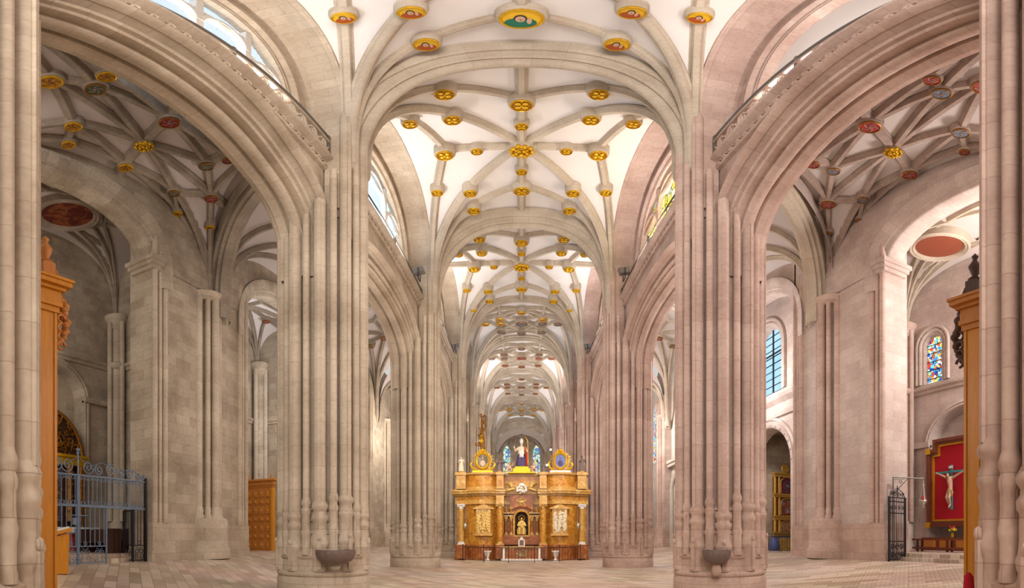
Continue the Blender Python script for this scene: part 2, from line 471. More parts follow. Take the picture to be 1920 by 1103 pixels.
def make_boss(name, r, length, kind, collar_mat):
    """origin at the web; hangs down"""
    root = empty(name)
    z0 = -length
    c = MB(); collar(c, r, z0, .05); c.build('boss_collar', collar_mat, root)
    g = MB()
    if kind == 'big':
        rosette(g, r * 1.05, z0, 6)
        g.m = 0
        for k in range(10):
            a = 2 * PI * k / 10
            g.ball((cos(a) * r * 1.05, sin(a) * r * 1.05, z0 + .05 * (k % 2)), r * .3, 8, 6, sz=1.2)
        for k in range(6):
            a = 2 * PI * k / 6
            g.ball((cos(a) * r * .5, sin(a) * r * .5, z0 - .16), r * .26, 8, 6)
        g.ball((0, 0, z0 - .28), r * .3, 8, 6)
        g.build('gilded_rosette', [M['gold'], M['golddark']], root)
    elif kind == 'rose':
        rosette(g, r, z0, 4); g.build('gilded_rosette', [M['gold'], M['golddark']], root)
    elif kind in ('face', 'facegreen'):
        g.lathe([(r * 1.0, z0 + .08), (r * 1.05, z0 - .03), (r * .92, z0 - .06), (r * .88, z0)], n=24, caps=False)
        g.build('gilded_rim', M['gold'], root)
        p = MB()
        p.m = 0; p.lathe([(r * .9, z0 - .01), (0.001, z0 - .012)], n=24, caps=False)
        def blob(cx, cy, rx, ry, m, lift):
            p.m = m; b = len(p.v); k = 16
            for j in range(k):
                a = 2 * PI * j / k
                p.v.append((cx * r + cos(a) * rx * r, cy * r + sin(a) * ry * r, z0 - lift))
            p.quadface([b + j for j in range(k)][::-1])
        blob(-.05, .38, .76, .5, 1, .02); blob(.3, .3, .3, .3, 1, .022); blob(-.06, -.08, .3, .36, 3, .026); blob(-.06, .0, .23, .3, 2, .032); blob(-.03, .14, .08, .025, 1, .036)
        blob(-.13, -.03, .035, .025, 3, .036); blob(.03, -.03, .035, .025, 3, .036); blob(-.05, .05, .025, .05, 3, .035); blob(.35, .2, .12, .3, 2, .03)
        robe = M['paintgreen'] if kind == 'facegreen' else M['paintrust']
        p.build('painted_portrait', [M['paintyellow'], robe, M['skin'], M['hair']], root)
    else:                                   # flat coloured disc
        g.lathe([(r * 1.0, z0 + .05), (r * 1.04, z0 - .03), (r * .9, z0 - .05), (r * .86, z0 - .01)], n=20, caps=False)
        g.build('disc_rim', M['golddark'] if kind != 'gilt' else M['gold'], root)
        p = MB(); p.m = 0; p.lathe([(r * .9, z0 - .01), (.001, z0 - .015)], n=20, caps=False)
        p.m = 1
        for k in range(5):
            a = 2 * PI * k / 5
            p.tube([(cos(a + t * .9) * r * (.18 + .6 * t), sin(a + t * .9) * r * (.18 + .6 * t), z0 - .02) for t in (0, .3, .6, 1)], r * .07, 5)
        p.ball((0, 0, z0 - .02), r * .16, 8, 5)
        dm = {'red': M['discred'], 'blue': M['discblue'], 'green': M['discgreen'], 'gilt': M['discgilt']}[kind]
        p.build('painted_disc', [dm, M['golddark'] if kind == 'gilt' else M['discpale']], root)
    return root

M['paintgreen'] = plain('green_paint', srgb(24, 110, 84), .6)
M['paintrust'] = plain('rust_paint', srgb(170, 78, 26), .6)
M['paintyellow'] = plain('yellow_paint', srgb(238, 186, 24), .55)
M['discred'] = plain('red_disc_paint', srgb(152, 40, 42), .6)
M['discblue'] = plain('grey_blue_disc_paint', srgb(88, 104, 124), .6)
M['discgreen'] = plain('green_disc_paint', srgb(76, 92, 66), .6)
M['discgilt'] = plain('ochre_disc_paint', srgb(190, 136, 46), .5, .2)
M['discpale'] = plain('pale_scroll_paint', srgb(150, 120, 100), .6)

BOSS = {}
def place_boss(kind, r, length, x, y, z, label, group, cmat):
    key = (kind, r, length, cmat.name)
    nm = {'big': 'carved_boss', 'rose': 'gilded_boss', 'face': 'portrait_boss', 'facegreen': 'portrait_boss'}.get(kind, 'disc_boss')
    if key not in BOSS:
        o = BOSS[key] = make_boss(nm, r, length, kind, cmat)
    else:
        o = copy_tree(BOSS[key])
    o.location = (x, y, z)
    return tag(o, label, 'vault boss', group)

# ------------------------------------------------------------------ nave
XP = 5.7
PY = [2.3, 13.5, 26.2, 38.5, 47.0, 57.0, 69.0, 81.0]
ZS, RISE = 14.6, 7.1
WEBX = 4.75
CORN = [14.2, 14.6, 15.5, 16.0, 16.3, 16.5, 16.8]     # underside of the cornice, bay by bay
ARCH = [13.5, 12.95, 13.7, 14.6, 14.9, 15.1, 15.3]     # crown of the inner order
SPRING = 10.8
ARX = [(-5.4, .8), (-5.27, .79), (-5.2, .71), (-5.26, .63), (-5.4, .6), (-5.62, .56), (-5.76, .46), (-5.79, .37), (-5.72, .33), (-5.58, .34), (-5.51, .27), (-5.56, .2), (-5.7, .2), (-5.76, .16), (-5.66, .14), (-5.61, .07), (-5.66, 0), (-5.8, 0), (-5.9, .06), (-5.92, .02),
       (-5.87, -.09), (-5.95, -.18), (-6.1, -.18), (-6.2, -.08), (-6.19, .03), (-6.3, .07), (-6.33, -.04), (-6.58, -.05), (-6.62, .1), (-6.75, .13), (-6.78, .32), (-6.9, .36), (-6.92, .9)]
AC = {0: (6.05, 6.5)}                                   # centre and half span of the inner order where it differs from the bay

def pillar_proto(name, ms, mbm):
    """clustered pillar, +X towards the nave, origin on the floor"""
    root = empty(name)
    m = MB(); m.box(.35, 1.02, -.75, .75, 12.3, 17.0); m.build('core_upper', ms, root)
    m = MB(); m.lathe([(1.36, 0), (1.37, .06), (1.37, .44), (1.33, .5)], n=40); m.build('plinth', mbm, root)
    m = MB()
    m.lathe([(1.3, .48), (1.36, .53), (1.38, .58), (1.36, .64), (1.28, .68), (1.25, .98), (1.3, 1.02), (1.31, 1.07), (1.25, 1.12), (1.19, 1.3), (1.22, 1.34), (1.17, 1.4), (1.15, 1.66),
             (1.2, 1.69), (1.2, 1.74), (1.13, 1.79), (1.12, 2.0), (1.17, 2.03), (1.15, 2.08), (1.11, 2.12), (1.11, 2.3), (1.16, 2.33), (1.15, 2.38), (1.05, 2.44)], n=48)
    m.build('base_moulding', mbm, root)
    m = MB(); m.lathe([(.86, 2.3), (.86, 12.4)], n=40); m.build('core', ms, root)
    K = 20
    for k in range(K):
        a = 2 * PI * k / K
        big = k % 2 == 0
        r = .17 if big else .1
        R = 1.17 if big else 1.2
        cx, cy = R * cos(a), R * sin(a)
        top = 16.9 if cos(a) > .7 else (13.9 if cos(a) > .5 else 12.45)
        zb = (2.3, 2.52, 2.4, 2.7, 2.25)[k % 5] if big else (2.62, 2.5, 2.75)[k % 3]
        m = MB()
        prof = [(r, zb - .05), (r, top), (r * .5, top + .5), (.01, top + .9)] if top > 15 else [(r, zb - .05), (r, top)]
        m.lathe(prof, (cx, cy, 0), 12)
        if big:   # fillet along the front of the larger rolls
            ux, uy = cos(a), sin(a)
            m.obox((cx + ux * (r + .008), cy + uy * (r + .008), (zb + top) / 2), .025, .05, (top - zb) / 2, (ux, uy, 0), (-uy, ux, 0))
        sh = m.build('shaft', ms, root)
        q = r * 1.28
        b = MB()
        zz = .66 if big else 1.1
        z1 = zz + (zb - zz) * .42; z2 = zz + (zb - zz) * .78
        b.lathe([(q * 1.12, zz), (q * 1.12, zz + .1), (q, zz + .16), (q, z1 - .14), (q * 1.12, z1 - .08), (q * 1.16, z1), (q * 1.02, z1 + .07), (q * .96, z1 + .2), (q * .96, z2 - .1), (q * 1.1, z2 - .05), (q * 1.12, z2 + .03), (q * .92, z2 + .1),
                 (q * .9, zb - .2), (q * 1.1, zb - .14), (q * 1.14, zb - .08), (q * 1.02, zb - .03), (r * 1.02, zb + .06)], (cx, cy, 0), 8 if big else 10, smooth=not big)
        if big:   # little engaged buttress with a knob
            ux, uy = cos(a), sin(a)
            b.obox((cx + ux * q * 1.02, cy + uy * q * 1.02, (zz + z1) / 2 + .05), .035, .06, (z1 - zz) / 2, (ux, uy, 0), (-uy, ux, 0))
            b.ball((cx + ux * q * 1.05, cy + uy * q * 1.05, z1 + .12), .06, 6, 4, sz=1.5)
        b.build('shaft_base', mbm, sh)
    return root

pl = pillar_proto('clustered_pillar', M['shaft'], M['base'])
prr = pillar_proto('clustered_pillar', M['shaftpink'], M['basepink'])
ORD = ['first', 'second', 'third', 'fourth', 'fifth', 'sixth', 'seventh', 'eighth']
PILLAB = [('tall clustered stone pillar cut off by the left picture edge', 'tall clustered stone pillar cut off by the right picture edge'),
          ('massive beige clustered pillar with a holy water basin, left of the nave', 'massive pinkish clustered pillar with a grey holy water basin, right of the nave'),
          ('beige clustered pillar standing alone between the basin pillar and the golden screen', 'pink clustered pillar standing alone between the basin pillar and the golden screen'),
          ('clustered pillar at the left end of the golden screen', 'clustered pillar at the right end of the golden screen'),
          ('clustered pillar just behind the golden screen, left of the bishop statue', 'clustered pillar just behind the golden screen, right of the bishop statue'),
          ('distant clustered pillar behind the screen, left side of the choir', 'distant clustered pillar behind the screen, right side of the choir'),
          ('farthest but one clustered pillar, left side of the choir', 'farthest but one clustered pillar, right side of the choir'),
          ('last clustered pillar before the apse, left side', 'last clustered pillar before the apse, right side')]
for i, y in enumerate(PY):
    for s in (-1, 1):
        src = pl if s < 0 else prr
        o = src if i == 0 else copy_tree(src)
        o.location = (s * XP, y + (.35 if i == 0 and s > 0 else 0), 0); o.rotation_euler = (0, 0, 0 if s < 0 else PI)
        tag(o, PILLAB[i][0 if s < 0 else 1], 'pillar', 'clustered pillars of the nave arcade', 'thing')

def star_nodes(a, b):
    """plan of the star vaults in (u,v); v runs away from the viewer"""
    n = {'C': (0, 0), 'En': (0, -a), 'Ef': (0, a), 'Sl': (-b, 0), 'Sr': (b, 0)}
    return n

def nave_vault(i, y0, y1):
    ym = (y0 + y1) / 2; hb = (y1 - y0) / 2 - .42
    V = Vault([(-WEBX, ym - hb), (WEBX, ym - hb), (WEBX, ym + hb), (-WEBX, ym + hb)], ZS, RISE)
    names = ['front nave vault with painted medallion bosses', 'large white nave vault with gilded bosses', 'smaller white nave vault with gilded bosses behind it', 'dim net vault above the screen', 'pale net vault beyond the dim one', 'distant star vault of the choir', 'farthest rib vault before the apse']
    o = empty('ceiling', (0, 0, 0)); struct(o, names[i], 'ceiling')
    V.web(M['web'], o)
    a = 3.45 / hb; b = 3.1 / WEBX
    rd = .28 if i == 0 else .36
    cor = {'nl': (-1, -1), 'nr': (1, -1), 'fl': (-1, 1), 'fr': (1, 1)}
    R = M['rib']
    grp = 'bosses of the ' + names[i]
    short = ['front painted vault', 'first gilded nave vault', 'second gilded nave vault', 'dim third nave vault', 'pale fourth nave vault', 'fifth nave vault', 'sixth nave vault'][i]
    words = {'nl': 'near left', 'nr': 'near right', 'fl': 'far left', 'fr': 'far right'}
    if i <= 2:
        E = {'n': (0, -a), 'f': (0, a)}; Sd = {'l': (-b, 0), 'r': (b, 0)}
        for q in E.values(): V.rib((0, 0), q, R, o, .4)
        for q in Sd.values(): V.rib((0, 0), q, R, o, .38)
        if i >= 1:
            V.rib(E['n'], (0, -1), R, o, .42); V.rib(E['f'], (0, 1), R, o, .42)
        if i == 2:
            for sgn, k in ((-1, 'l'), (1, 'r')): V.rib(Sd[k], (sgn, 0), R, o, .4)
        B = []
        kinds = ('face', 'face', 'facegreen') if i == 0 else ('rose', 'rose', 'big')
        for ck, c in cor.items():
            V.rib(c, (0, 0), R, o, .44, rd, k=22)
            V.rib(c, E[ck[0]], R, o, .4, rd, k=20); V.rib(c, Sd[ck[1]], R, o, .4, rd, k=20)
            f = .5
            B.append((tuple(c[j] * (1 - f) for j in (0, 1)), .4, .62, 'halfway along the %s diagonal rib' % words[ck]))
            e = E[ck[0]]; B.append((tuple(c[j] + (e[j] - c[j]) * .5 for j in (0, 1)), .42, .62, 'on the %s rib running to the ridge' % words[ck]))
            sdd = Sd[ck[1]]; B.append((tuple(c[j] + (sdd[j] - c[j]) * .52 for j in (0, 1)), .36, .55, 'on the %s rib running to the side boss' % words[ck]))
            if i == 2:
                B.append((tuple(c[j] * .75 for j in (0, 1)), .28, .5, 'low on the %s diagonal rib' % words[ck]))
        B.append((E['n'], .5, .68, 'at the near end of the ridge rib')); B.append((E['f'], .5, .62, 'at the far end of the ridge rib'))
        B.append((Sd['l'], .48, .68, 'at the left end of the cross rib')); B.append((Sd['r'], .48, .68, 'at the right end of the cross rib'))
        if i >= 1:
            B.append(((0, -a * .53), .32, .52, 'on the ridge rib just before the central boss')); B.append(((0, a * .53), .32, .5, 'on the ridge rib just beyond the central boss'))
            B.append(((-b * .58, 0), .32, .52, 'on the cross rib just left of the central boss')); B.append(((b * .58, 0), .32, .52, 'on the cross rib just right of the central boss'))
        B.append(((0, 0), .66, .6, 'large and central'))
        for (u, v), r, ln, ph in B:
            x, y = V.xy(u, v); z = V.zuv(u, v)
            if i == 0:
                if ym + .5 > y: continue            # the near half lies above and behind the frame
                kk = 'facegreen' if ph.startswith('at the far end') else 'face'
                r2 = r * (1.3 if kk == 'facegreen' else 1.0) * .78
                lab = 'painted portrait boss %s, %s' % (ph, short)
                place_boss(kk, round(r2, 3), ln * .9, x, y, z, lab, grp, R)
            else:
                kk = 'big' if ph.startswith('large') else 'rose'
                lab = ('largest gilded boss, carved in leaves, centre of the %s' % short) if kk == 'big' else 'gilded boss %s, %s' % (ph, short)
                place_boss(kk, round(r * (.6 if kk == 'big' else .76), 3), ln, x, y, z, lab, grp, R)
    else:
        w = .42
        Q = {}
        for ck, c in cor.items():
            V.rib(c, (0, 0), R, o, w, .4, k=18)
            V.rib(c, (0, c[1] * .62), R, o, w, .36, k=16); V.rib(c, (c[0] * .66, 0), R, o, w, .36, k=16)
        for sx in (-1, 1):
            for sy in (-1, 1):
                V.rib((sx * .38, 0), (0, sy * .62), R, o, w * .9, .34)
                V.rib((sx * .66, 0), (sx * .38, sy * .38), R, o, w * .9, .34); V.rib((0, sy * .62), (sx * .38, sy * .38), R, o, w * .9, .34)
                if i < 5: V.rib((sx * .38, sy * .38), (sx * .38, sy * 1.0), R, o, w * .8, .32)
        pts = [((0, 0), 'at the centre')] + [((0, sy * .62), 'at the %s end' % ('near' if sy < 0 else 'far')) for sy in (-1, 1)]
        pts += [((sx * .66, 0), 'at the %s end' % ('left' if sx < 0 else 'right')) for sx in (-1, 1)] + [((sx * .38, 0), 'just %s of the centre' % ('left' if sx < 0 else 'right')) for sx in (-1, 1)]
        pts += [((sx * .38, sy * .38), 'on the %s diagonal' % words[('n' if sy < 0 else 'f') + ('l' if sx < 0 else 'r')]) for sx in (-1, 1) for sy in (-1, 1)]
        kset = {3: ('blue', 'gilt'), 4: ('red', 'blue'), 5: ('red', 'red'), 6: ('gilt', 'gilt')}[i]
        cw = {'blue': 'grey-blue', 'gilt': 'gilded', 'red': 'red'}
        for j, ((u, v), ph) in enumerate(pts):
            x, y = V.xy(u, v); z = V.zuv(u, v)
            kk = kset[j % 2]
            place_boss(kk, .5 if j == 0 else .36, .55, x, y, z, 'small %s disc boss %s, %s' % (cw[kk], ph, short), grp, R)
    return V

def transverse(y, i, crown=20.5):
    a = 4.42
    pts = arch_pts(a, crown - ZS + .9, 2.5, 40); nr = normals2(pts)
    z0 = ZS - .9
    path = [(-a - .5, y, z0 - 2.2), (-a - .1, y, z0 - .7)] + [(p[0], y, z0 + p[1]) for p in pts] + [(a + .1, y, z0 - .7), (a + .5, y, z0 - 2.2)]
    nr = [nr[0]] * 2 + nr + [nr[-1]] * 2
    def fr(k): return Vector((0, 1, 0)), Vector((nr[k][0], 0, nr[k][1]))
    prof = [(-.62, 1.25), (-.6, .72), (-.52, .6), (-.42, .62), (-.36, .5), (-.36, .32), (-.27, .26), (-.2, .3), (-.17, .1), (-.1, .01), (0, -.02)]
    if i >= 3: prof = [(p * .9, q * .5) for p, q in prof]
    prof = prof + [(-p, q) for p, q in prof[-2::-1]]
    mb = MB(); mb.sweep(path, prof, fr)
    o = mb.build('transverse_arch', M['rib'])
    lab = ['stone arch across the nave above the viewer', 'first moulded stone arch crossing the nave at the basin pillars', 'second moulded stone arch crossing the nave, between the two gilded vaults', 'third stone arch crossing the nave above the golden screen', 'fourth stone arch crossing the nave', 'fifth stone arch crossing the nave', 'sixth stone arch crossing the nave', 'cusped arch opening to the apse'][i]
    struct(o, lab, 'arch')

for i in range(7): nave_vault(i, PY[i], PY[i + 1])
for i, y in enumerate(PY): transverse(y, i, (20.5, 20.5, 20.4, 21.3, 21.2, 21.2, 21.2, 20.8)[i])

def lean(i, y):
    return .36 * max(0.0, min(1.0, (10.5 - y) / 6.0)) if i == 0 else 0.0

def arcade_bay(i, s):
    y0, y1 = PY[i], PY[i + 1]; ym = (y0 + y1) / 2; a = (y1 - y0) / 2 - 1.05
    ac, a = AC.get(i, (ym, a))
    st = M['nave'] if s < 0 else M['navepink']
    crown = ARCH[i]; zc = CORN[i]
    side = 'left' if s < 0 else 'right'
    nm = ['front', 'second', 'third', 'fourth', 'fifth', 'sixth', 'seventh'][i]
    # spandrel wall, two faces
    oa = a + .6; oh = crown - SPRING + .58
    def az(y):
        t = abs(y - ac) / oa
        return SPRING + (oh * (1 - t ** 2.3) ** (1 / 2.3) if t < 1 else 0)
    ys = sorted(set([y0, y1] + [ac + oa * sin(PI / 2 * (-1 + 2 * k / 36)) for k in range(37)] ))
    ys = [y for y in ys if y0 <= y <= y1]
    mb = MB()
    for X in (-5.4, -6.85):
        P = [[(s * (-X - lean(i, y)), y, min(az(y), zc)), (s * (-X - lean(i, y)), y, zc + (.25 if X > -6 else 2.4))] for y in ys]
        U = [[(p[1], p[2]) for p in r] for r in P]
        mb.grid(P, False, U)
    P = [[(s * (5.4 - lean(i, y)), y, zc + .25), (s * 6.85, y, zc + .25)] for y in ys]
    mb.grid(P, False)
    w = mb.build('wall_' + side, st)
    struct(w, '%s stone spandrel wall above the %s arcade arch' % (side, nm), 'wall')
    # moulded arch
    pts = arch_pts(a, crown - SPRING, 2.3, 44)
    pts = [(-a, -1.2)] + pts + [(a, -1.2)]
    nr = normals2(pts); nr[0] = (-1, 0); nr[-1] = (1, 0)
    path = [(-s * lean(i, ac + p[0]), ac + p[0], SPRING + p[1]) for p in pts]
    def fr(k): return Vector((s * -1, 0, 0)), Vector((0, nr[k][0], nr[k][1]))
    mb = MB(); mb.sweep(path, ARX, fr)
    o = mb.build('arcade_arch', M['shaft'] if s < 0 else M['shaftpink'])
    struct(o, 'moulded stone arcade arch, %s on the %s of the nave' % (nm, side), 'arch')
    # cornice with carved band
    ya, yb = y0 + .75, y1 - .75
    cp = [(5.42, 0), (5.28, .02), (5.24, .08), (5.3, .12), (5.32, .36), (5.2, .42), (5.1, .48), (5.08, .56), (5.16, .6), (5.16, .64), (5.4, .68), (6.35, .68)]
    mb = MB(); mb.sweep([(-s * lean(i, ya + (yb - ya) * k / 12), ya + (yb - ya) * k / 12, zc) for k in range(13)], [(p[0] * s, p[1]) for p in cp], lambda k: (Vector((1, 0, 0)), Vector((0, 0, 1))), smooth=False)
    o = mb.build('trim_%d' % (2 * i + (1 if s < 0 else 2)), st)
    struct(o, '%s carved stone cornice under the gallery of the %s bay' % (side, nm), 'cornice')
    if i < 3:
        mb = MB(); n = int((yb - ya) / .42)
        for k in range(n):
            y = ya + (k + .5) * (yb - ya) / n
            lx = lean(i, y); mb.tube([(s * (5.28 - lx), y + .15 * cos(t), zc + .22 + .1 * sin(t)) for t in [PI * (.9 - j * 1.5 / 7) for j in range(8)]], .035, 5)
            mb.ball((s * (5.29 - lx), y, zc + .2), .055, 6, 4)
        mb.build('carved_band', M['shaft'] if s < 0 else M['shaftpink'], o)
    # clerestory wall with window
    hb = (y1 - y0) / 2 - .55
    zt = lambda y: ZS + RISE * e_sup((y - ym) / (hb + .13))
    X = 5.88
    haswin = (i <= 2)
    wa, ws, wc = hb - 1.35, 16.6, 20.5
    mb = MB()
    th = [PI * k / 36 for k in range(37)]
    outer = [(ym - (hb + .1) * cos(t) if True else 0, 0) for t in th]
    op = arch_pts(hb + .1, RISE, 2.6, 36); op = [(ym + p[0], ZS + p[1]) for p in op]
    ip = arch_pts(wa, wc - ws, 2.3, 36); ip = [(ym + p[0], ws + p[1]) for p in ip]
    op = [(op[0][0], zc + .4)] + op + [(op[-1][0], zc + .4)]
    ip = [(ip[0][0], zc + 1.0)] + ip + [(ip[-1][0], zc + 1.0)]
    if s > 0 and i == 0:
        # blind: the far end only carries wall and a recessed arch
        pass
    P = [[(s * X, op[k][0], op[k][1]), (s * X, ip[k][0], ip[k][1])] for k in range(len(op))]
    U = [[(p[1], p[2]) for p in r] for r in P]
    mb.grid(P, False, U)
    mb.quadface([len(mb.v) + k for k in range(4)], [(op[0][0], zc + .4), (ip[0][0], zc + 1), (ip[-1][0], zc + 1), (op[-1][0], zc + .4)])
    mb.v += [(s * X, op[0][0], zc + .4), (s * X, ip[0][0], zc + 1.0), (s * X, ip[-1][0], zc + 1.0), (s * X, op[-1][0], zc + .4)]
    # stepped reveal
    n2 = normals2(ip); n2[0] = (-1, 0); n2[-1] = (1, 0)
    prof = [(X - .1, .5), (X - .14, .4), (X - .06, .3), (X + .02, .26), (X + .06, .16), (X - .02, .1), (X + .02, .02), (X + .2, -.02), (X + .4, -.06)]
    mb.sweep([(0, p[0], p[1]) for p in ip], prof, lambda k: (Vector((s, 0, 0)), Vector((0, n2[k][0], n2[k][1]))))
    # soffit of the wall arch and its roll
    sp = arch_pts(hb + .1, RISE, 2.6, 40); sp = [(-hb - .1, -3.5)] + sp + [(hb + .1, -3.5)]
    n3 = normals2(sp); n3[0] = (-1, 0); n3[-1] = (1, 0)
    prof = [(4.7, .3), (4.62, .1), (4.66, -.06), (4.8, -.12), (4.9, -.04), (5.95, -.04)]
    mb.sweep([(0, ym + p[0], ZS + p[1]) for p in sp], prof, lambda k: (Vector((s, 0, 0)), Vector((0, n3[k][0], n3[k][1]))))
    # the solid between neighbouring wall arches
    for yy, d in ((y0, 1), (y1, -1)):
        mb.box(s * 4.95, s * 6.3, min(yy, yy + d * .62), max(yy, yy + d * .62), 12.0, 22)
    o = mb.build('wall_' + side, M['side'] if s < 0 and i > 4 else st)
    struct(o, '%s clerestory wall and wall arch of the %s bay' % (side, nm), 'wall')
    # window
    zb = zc + .95
    pane = MB()
    b = len(pane.v)
    pane.v += [(s * (X + .3), p[0], p[1]) for p in ip]
    pane.quadface([b + k for k in range(len(ip))], [(p[0], p[1]) for p in ip])
    wroot = empty('window_%d' % (2 * i + (1 if s < 0 else 2)))
    yellow = (s > 0 and i == 1)
    lab = {(-1, 0): 'blue daylit traceried window above the front left gallery', (-1, 1): 'blue daylit three-light window above the second left arch', (1, 1): 'yellow leaded window above the second right arch',
           (1, 0): 'window recess above the front right gallery'}.get((s, i), 'clerestory window above the %s arch on the %s' % (nm, side))
    struct(wroot, lab, 'window')
    pane.build('pane' if not (s > 0 and i == 0) else 'plastered_infill', M['yellowpane'] if yellow else (M['web'] if s > 0 and i == 0 else M['skypane']), wroot)
    if s > 0 and i == 0: return
    fr_ = MB()
    nl = 4 if i == 0 else 3
    for k in range(1, nl):
        y = ym - wa + 2 * wa * k / nl
        zt_ = ws + (wc - ws) * e_sup((y - ym) / wa, 2.3) - .1
        fr_.box(s * (X + .1), s * (X + .28), y - .12, y + .12, zb, zt_)
    for k in range(nl):
        yc = ym - wa + 2 * wa * (k + .5) / nl; hw = wa / nl
        zz = ws + (wc - ws) * e_sup((yc - ym) / wa, 2.3) - 1.3
        if nl >= 3:
            ap = arch_pts(hw - .05, hw * .9, 2.0, 12)
            fr_.tube([(s * (X + .2), yc + p[0], zz - .5 + p[1]) for p in ap], .13, 6)
            fr_.tube([(s * (X + .2), yc - hw * .8 + .0, zz + .35), (s * (X + .2), yc, zz + .1), (s * (X + .2), yc + hw * .8, zz + .35)], .1, 6)
    fr_.build('tracery', M['white'] if not yellow else M['shaftpink'], wroot)
    return

for i in range(7):
    for s in (-1, 1): arcade_bay(i, s)
# ------------------------------------------------------------------ floor
FZ = .65
def fz(x):
    t = (abs(x) - 7.2) / 5.3
    return FZ * max(0.0, min(1.0, t))
mb = MB()
xs = [-24, -18, -12.5, -11, -9.8, -8.5, -7.2, 0, 7.2, 8.5, 9.8, 11, 12.5, 18, 24]
P = [[(x, y, fz(x)) for y in (-6, 10, 30, 60, 95)] for x in xs]
mb.grid(P, False)
struct(mb.build('floor', M['floor']), 'worn stone floor paved in a slanting pattern of long slabs', 'floor')

def wallbox(name, mat, label, *boxes, parent=None):
    mb = MB()
    for b in boxes: mb.box(*b)
    o = mb.build(name, mat, parent)
    if parent is None: struct(o, label, 'wall')
    return o

def sx(s, a, b): return (min(s * a, s * b), max(s * a, s * b))

# ------------------------------------------------------------------ aisle vaults
NODES = {'C': (-.29, .14), 'Rn': (.2, .22), 'Ro': (-.74, .08), 'Ef': (-.42, .82), 'A': (-.06, .64), 'B': (.2, .76), 'D': (-.66, .5), 'Ds': (-.9, .6), 'G': (-.71, .91),
         'H': (-.44, -.34), 'I': (-.74, -.34), 'J': (.03, -.52), 'K': (.16, -.28), 'L': (.37, -.25), 'FO': (-1, 1), 'FN': (1, 1), 'NO': (-1, -1), 'NN': (1, -1), 'En': (1, .25), 'Eo': (-1, .07), 'Y': (-.45, 1), 'W': (-.2, -1)}
LINKS = 'C-Rn C-Ro Rn-En Ro-Eo A-FN C-A D-FO C-D C-Ef Ef-FN Ef-G G-FO Ef-Y Rn-B B-FN Rn-A Ro-D Ro-Ds Ds-FO A-Ef D-Ef A-B D-Ds C-K K-NN C-J Rn-L L-NN K-Rn C-H H-NO Ro-I I-NO H-J J-NN J-NO H-I K-L K-J H-Ro J-W'.split()
DISC = {-1: {'Rn': ('red', .46), 'Ro': ('gilt', .38), 'H': ('gilt', .38), 'I': ('gilt', .34), 'J': ('gilt', .46), 'L': ('gilt', .36), 'K': ('green', .42), 'D': ('green', .34), 'Ds': ('gilt', .3), 'Ef': ('red', .38), 'A': ('green', .4), 'B': ('red', .28), 'G': ('gilt', .3)},
        1: {'Rn': ('red', .5), 'Ro': ('red', .42), 'H': ('blue', .4), 'I': ('red', .28), 'J': ('red', .5), 'L': ('red', .34), 'K': ('blue', .4), 'D': ('blue', .36), 'Ds': ('red', .26), 'Ef': ('red', .44), 'A': ('blue', .36), 'B': ('red', .34), 'G': ('green', .3)}}
PH = {'Rn': 'between the central boss and the arcade arch', 'Ro': 'between the central boss and the chapel arch', 'H': 'on the rib running towards the picture edge',
      'I': 'beside the chapel arch near the picture edge', 'J': 'closest to the picture edge', 'L': 'beside the arcade arch near the picture edge', 'K': 'next to the topmost disc near the picture edge',
      'D': 'on the diagonal falling to the chapel pier', 'Ds': 'beside the chapel arch above the pier', 'Ef': 'where ribs meet above the chapel pier capital', 'A': 'on the diagonal falling to the basin pillar', 'B': 'beside the arcade arch near the basin pillar', 'G': 'lowest, just above the chapel pier capital'}
CW = {'red': 'red', 'gilt': 'ochre gilt', 'green': 'dark green', 'blue': 'grey-blue'}
for s in (-1, 1):
    side = 'left' if s < 0 else 'right'
    if s < 0: V = Vault([(-13.1, 6), (-6.75, 2.8), (-6.75, 13.2), (-13.1, 18)], 13.0, 4.8)
    else: V = Vault([(13.3, 6.6), (6.75, 2.8), (6.75, 13.2), (13.3, 18.7)], 13.0, 4.8)
    root = empty('ceiling'); struct(root, 'star vault of the %s aisle with coloured disc bosses' % side, 'ceiling')
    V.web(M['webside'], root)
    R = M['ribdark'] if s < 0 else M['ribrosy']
    for l in LINKS:
        a, b = l.split('-')
        A, B = NODES[a], NODES[b]
        if b in ('FO', 'FN', 'NO', 'NN'): A, B = B, A
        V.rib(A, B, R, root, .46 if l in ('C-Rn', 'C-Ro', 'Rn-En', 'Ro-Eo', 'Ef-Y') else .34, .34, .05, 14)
    for k, (col, r) in DISC[s].items():
        u, v = NODES[k]; x, y = V.xy(u, v)
        place_boss(col, round(r * .68, 3), .42, x, y, V.zuv(u, v), '%s disc boss %s, %s aisle' % (CW[col], PH[k], side), 'disc bosses of the %s aisle vault' % side, R)
    u, v = NODES['C']; x, y = V.xy(u, v)
    place_boss('big', .25, .42, x, y, V.zuv(u, v), 'carved gold central boss of the %s aisle vault' % side, None, R)

def simple_vault(quad, zs, rise, mat, rmat, label, w=.32, lines=None):
    V = Vault(quad, zs, rise)
    root = empty('ceiling'); struct(root, label, 'ceiling')
    V.web(mat, root, 28)
    for a in (-1, 1):
        for b in (-1, 1):
            V.rib((a, b), (0, 0), rmat, root, w, .3, .05, 14)
            V.rib((a, b), (0, b * .5), rmat, root, w, .3, .05, 12); V.rib((a, b), (a * .5, 0), rmat, root, w, .3, .05, 12)
    for q in ((.5, 0), (-.5, 0), (0, .5), (0, -.5)): V.rib((0, 0), q, rmat, root, w, .3, .05, 8)
    for q in ((.5, 0), (0, .5), (-.5, 0), (0, -.5)):
        pass
    return V

